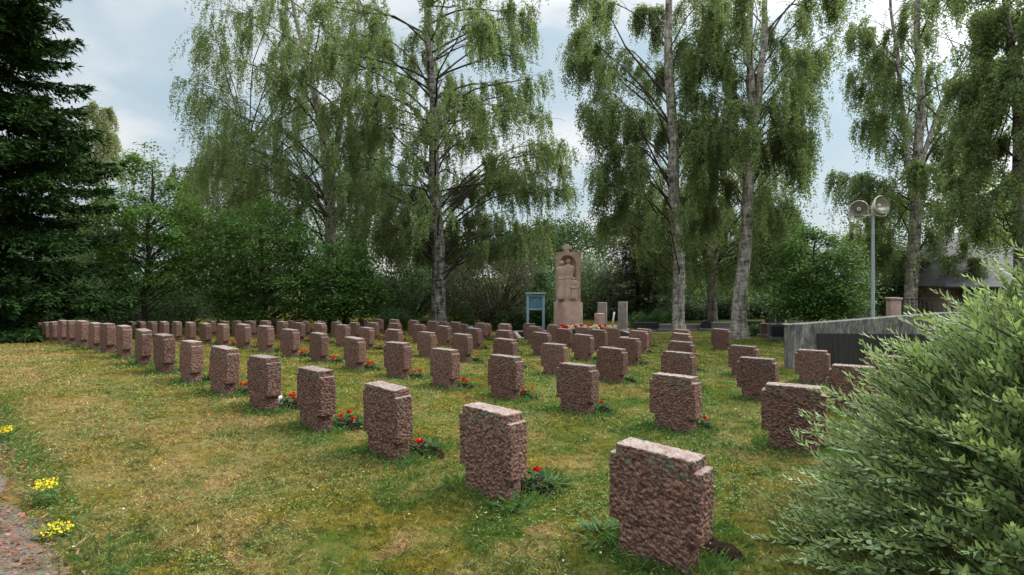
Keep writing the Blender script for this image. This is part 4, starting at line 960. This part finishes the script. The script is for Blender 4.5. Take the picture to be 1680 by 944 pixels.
broadleaf('broad dark bush under the double stemmed birch', 31, [(1500, 545, 5)], [(415, 1470, 1540), (440, 1440, 1570), (490, 1425, 1580), (520, 1425, 1580)], 150, 150, (.13, .08), 'dark_leaf', 'bush', seed=14, cs=.65, flat=.9, cat='bush', trunk=False)
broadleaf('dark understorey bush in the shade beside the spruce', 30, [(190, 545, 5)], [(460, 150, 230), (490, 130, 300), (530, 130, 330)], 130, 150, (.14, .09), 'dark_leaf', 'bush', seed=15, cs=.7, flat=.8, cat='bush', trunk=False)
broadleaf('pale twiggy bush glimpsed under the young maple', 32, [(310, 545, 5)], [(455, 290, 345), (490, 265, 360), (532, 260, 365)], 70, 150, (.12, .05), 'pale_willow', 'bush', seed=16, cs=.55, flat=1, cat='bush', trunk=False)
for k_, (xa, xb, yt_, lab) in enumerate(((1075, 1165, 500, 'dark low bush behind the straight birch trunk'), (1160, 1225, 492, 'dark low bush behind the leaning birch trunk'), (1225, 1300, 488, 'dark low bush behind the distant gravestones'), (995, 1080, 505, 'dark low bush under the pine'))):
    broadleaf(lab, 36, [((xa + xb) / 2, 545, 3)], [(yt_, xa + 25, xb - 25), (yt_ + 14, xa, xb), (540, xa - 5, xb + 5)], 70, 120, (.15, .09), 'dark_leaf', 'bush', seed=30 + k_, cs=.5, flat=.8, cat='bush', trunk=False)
broadleaf('young green bush with bright shoots beside the brown gravestone', 23.6, [(1240, 552, 3)], [(536, 1232, 1246), (552, 1226, 1250)], 16, 60, (.09, .06), 'shrub_leaf', 'shrub', seed=17, cs=.2, flat=.8, cat='shrub', trunk=False)

# the wood beyond, one mass
PW, TW = [], []
tw = Acc()
for k in range(64):
    Yd = rng.uniform(47, 78); X = rng.uniform(-1.15, 1.15) * Yd; z0 = -1.25
    h = (rng.uniform(5.5, 9.0) if -14 < X < 34 else rng.uniform(7, 11)) * Yd / 58; w = h * rng.uniform(.26, .42)
    cn = 26; C = np.c_[rng.normal(0, .55, cn) * w, rng.normal(0, .55, cn) * w, h * rng.uniform(.05, .95, cn)]
    C[:, :2] *= (1.15 - C[:, 2:] / h * .8)
    P = C[:, None] + rng.normal(0, 1, (cn, 120, 3)) * np.array([.75, .75, .6]) * h / 9
    P = P.reshape(-1, 3) + np.array([X, Yd, z0]); P = P[P[:, 2] > z0]
    g = rng.choice([.7, 1., 1.35]); PW.append(P); TW.append(tints(len(P), .25, .06) * g * np.array([rng.uniform(.85, 1.2), 1, rng.uniform(.8, 1.3)]))
for k in range(110):
    Yd = rng.uniform(40, 50); X = rng.uniform(-1.1, 1.1) * Yd; h = rng.uniform(1.6, 3.4); cn = 9
    C = np.c_[rng.normal(0, 1.3, cn), rng.normal(0, .8, cn), h * rng.uniform(.1, .85, cn)]
    P = (C[:, None] + rng.normal(0, 1, (cn, 90, 3)) * np.array([.6, .6, .45])).reshape(-1, 3) + np.array([X, Yd, -1.25]); P = P[P[:, 2] > -1.25]
    PW.append(P); TW.append(tints(len(P), .25, .06) * rng.choice([.8, 1., 1.3]))
P = np.concatenate(PW); T = np.concatenate(TW); n = len(P)
a = Acc(); d = rvec(n); a.leaves(P, d, perp(d), .30 * rng.uniform(.6, 1.3, n), .2, T)
tag(a.obj('far_wood', M['dark_leaf']), 'mixed green wood closing the view behind the cemetery', 'wood', kind='stuff')

# ------------------------------------------------------------------ pale willow shrub in the right foreground
sb = empty('willow_shrub', (3.35, 3.25, gz(3.35, 3.25)), 0, 'large pale green narrow leaved willow shrub in the right foreground', 'shrub')
rng = np.random.default_rng(99)
ns = 1800
th = rng.uniform(0, 2 * PI, ns); ph = np.arccos(rng.uniform(-.05, 1, ns)); 
Rx, Ry, Rz = 1.78, 1.55, 1.86
dirs = np.c_[np.sin(ph) * np.cos(th), np.sin(ph) * np.sin(th), np.cos(ph)]
shellr = rng.uniform(.55, 1.0, ns) ** .5 * (1 + .07 * np.sin(th * 5 + ph * 7)) * rng.uniform(.92, 1.07, ns)
tip = dirs * np.array([Rx, Ry, Rz]) * shellr[:, None]; tip[:, :2] *= (1.03 - .27 * np.clip(tip[:, 2:] / Rz, 0, 1) ** .8); tip[:, 2] = np.maximum(tip[:, 2], .06)
ln = rng.uniform(.35, .75, ns)
grow = unit(dirs * np.array([1, 1, .55]) + np.array([-.22, 0, .38]) + rng.normal(0, .22, (ns, 3)))
base = tip - grow * ln[:, None]
bend = np.cross(grow, rvec(ns)) * .06
st = Acc(); LP, LD, LS, LL, LT = [], [], [], [], []
for i in range(ns):
    B = bez(base[i], (base[i] + tip[i]) / 2 + bend[i] + np.array([0, 0, .04]), tip[i], 7)
    st.tube(B, np.linspace(.0045, .0016, 7), 4)
    k = int(ln[i] / .0165); s = np.linspace(.02, 1, k) ** .9; q = np.minimum((s * 6).astype(int), 5)
    p = B[q] + (B[q + 1] - B[q]) * (s * 6 - q)[:, None]; ax_ = unit(B[q + 1] - B[q]); ref = perp(ax_[:1])[0]; ot = np.cross(ax_, ref)
    an = np.arange(k) * 2.4 + rng.normal(0, .3, k); rad = unit(np.cos(an)[:, None] * np.cross(ot, ax_) + np.sin(an)[:, None] * ot)
    opn = np.where(s > .88, .35, .85)[:, None] * rng.uniform(.6, 1.15, (k, 1))
    d = unit(ax_ + rad * opn + np.array([0, 0, .12])); LP.append(p); LD.append(d); sd = unit(np.cross(d, rad) * .45 + np.cross(d, np.tile([0., 0, 1], (k, 1))) * .8 + rng.normal(0, .28, (k, 3))); LS.append(unit(sd - d * (sd * d).sum(1, keepdims=True)))
    LL.append((.070 * (1 - .5 * np.clip((s - .72) / .28, 0, 1))) * rng.uniform(.7, 1.2, k)); 
    young = np.clip((s - .6) / .4, 0, 1)[:, None]
    LT.append(tints(k, .14, .05) * np.clip(rng.normal(1, .12), .7, 1.3) * (1 + young * np.array([.35, .25, .35])))
P, D, SD, L, T = map(np.concatenate, (LP, LD, LS, LL, LT))
nrm = np.cross(D, SD); w = L * .215
# each leaf: six points, folded along the midrib and curved back
v = np.stack([P, P + D*(L*.35)[:, None] + SD*w[:, None]*.85 + nrm*(w*.28)[:, None], P + D*(L*.62)[:, None]*.98 + SD*w[:, None]*.6 + nrm*(w*.1)[:, None],
              P + D*L[:, None] - nrm*(L*.12)[:, None], P + D*(L*.62)[:, None]*.98 - SD*w[:, None]*.6 + nrm*(w*.1)[:, None], P + D*(L*.35)[:, None] - SD*w[:, None]*.85 + nrm*(w*.28)[:, None],
              P + D*(L*.5)[:, None] - nrm*(w*.12)[:, None]], 1).reshape(-1, 3)
n = len(P); o0 = np.arange(n)[:, None] * 7
f = (o0[:, :, None] + np.array([[0, 1, 2, 6], [6, 2, 3, 4], [0, 6, 4, 5]])[None]).reshape(-1, 4)
link('leaves', np_mesh('leaves', v, f, M['willow_leaf'], np.repeat(T, 7, 0)), sb)
st.obj('shoots', M['twig'], sb)
mb = Acc()
for k in range(60):
    i = rng.integers(0, ns); b0 = np.array([rng.normal(0, .12), rng.normal(0, .12), 0]); mb.tube(bez(b0, base[i] * np.array([.45, .45, .7]), base[i], 8), np.linspace(.014, .004, 8), 5)
mb.obj('stems', M['brown_bark'], sb)
print('leaves on shrub', n)
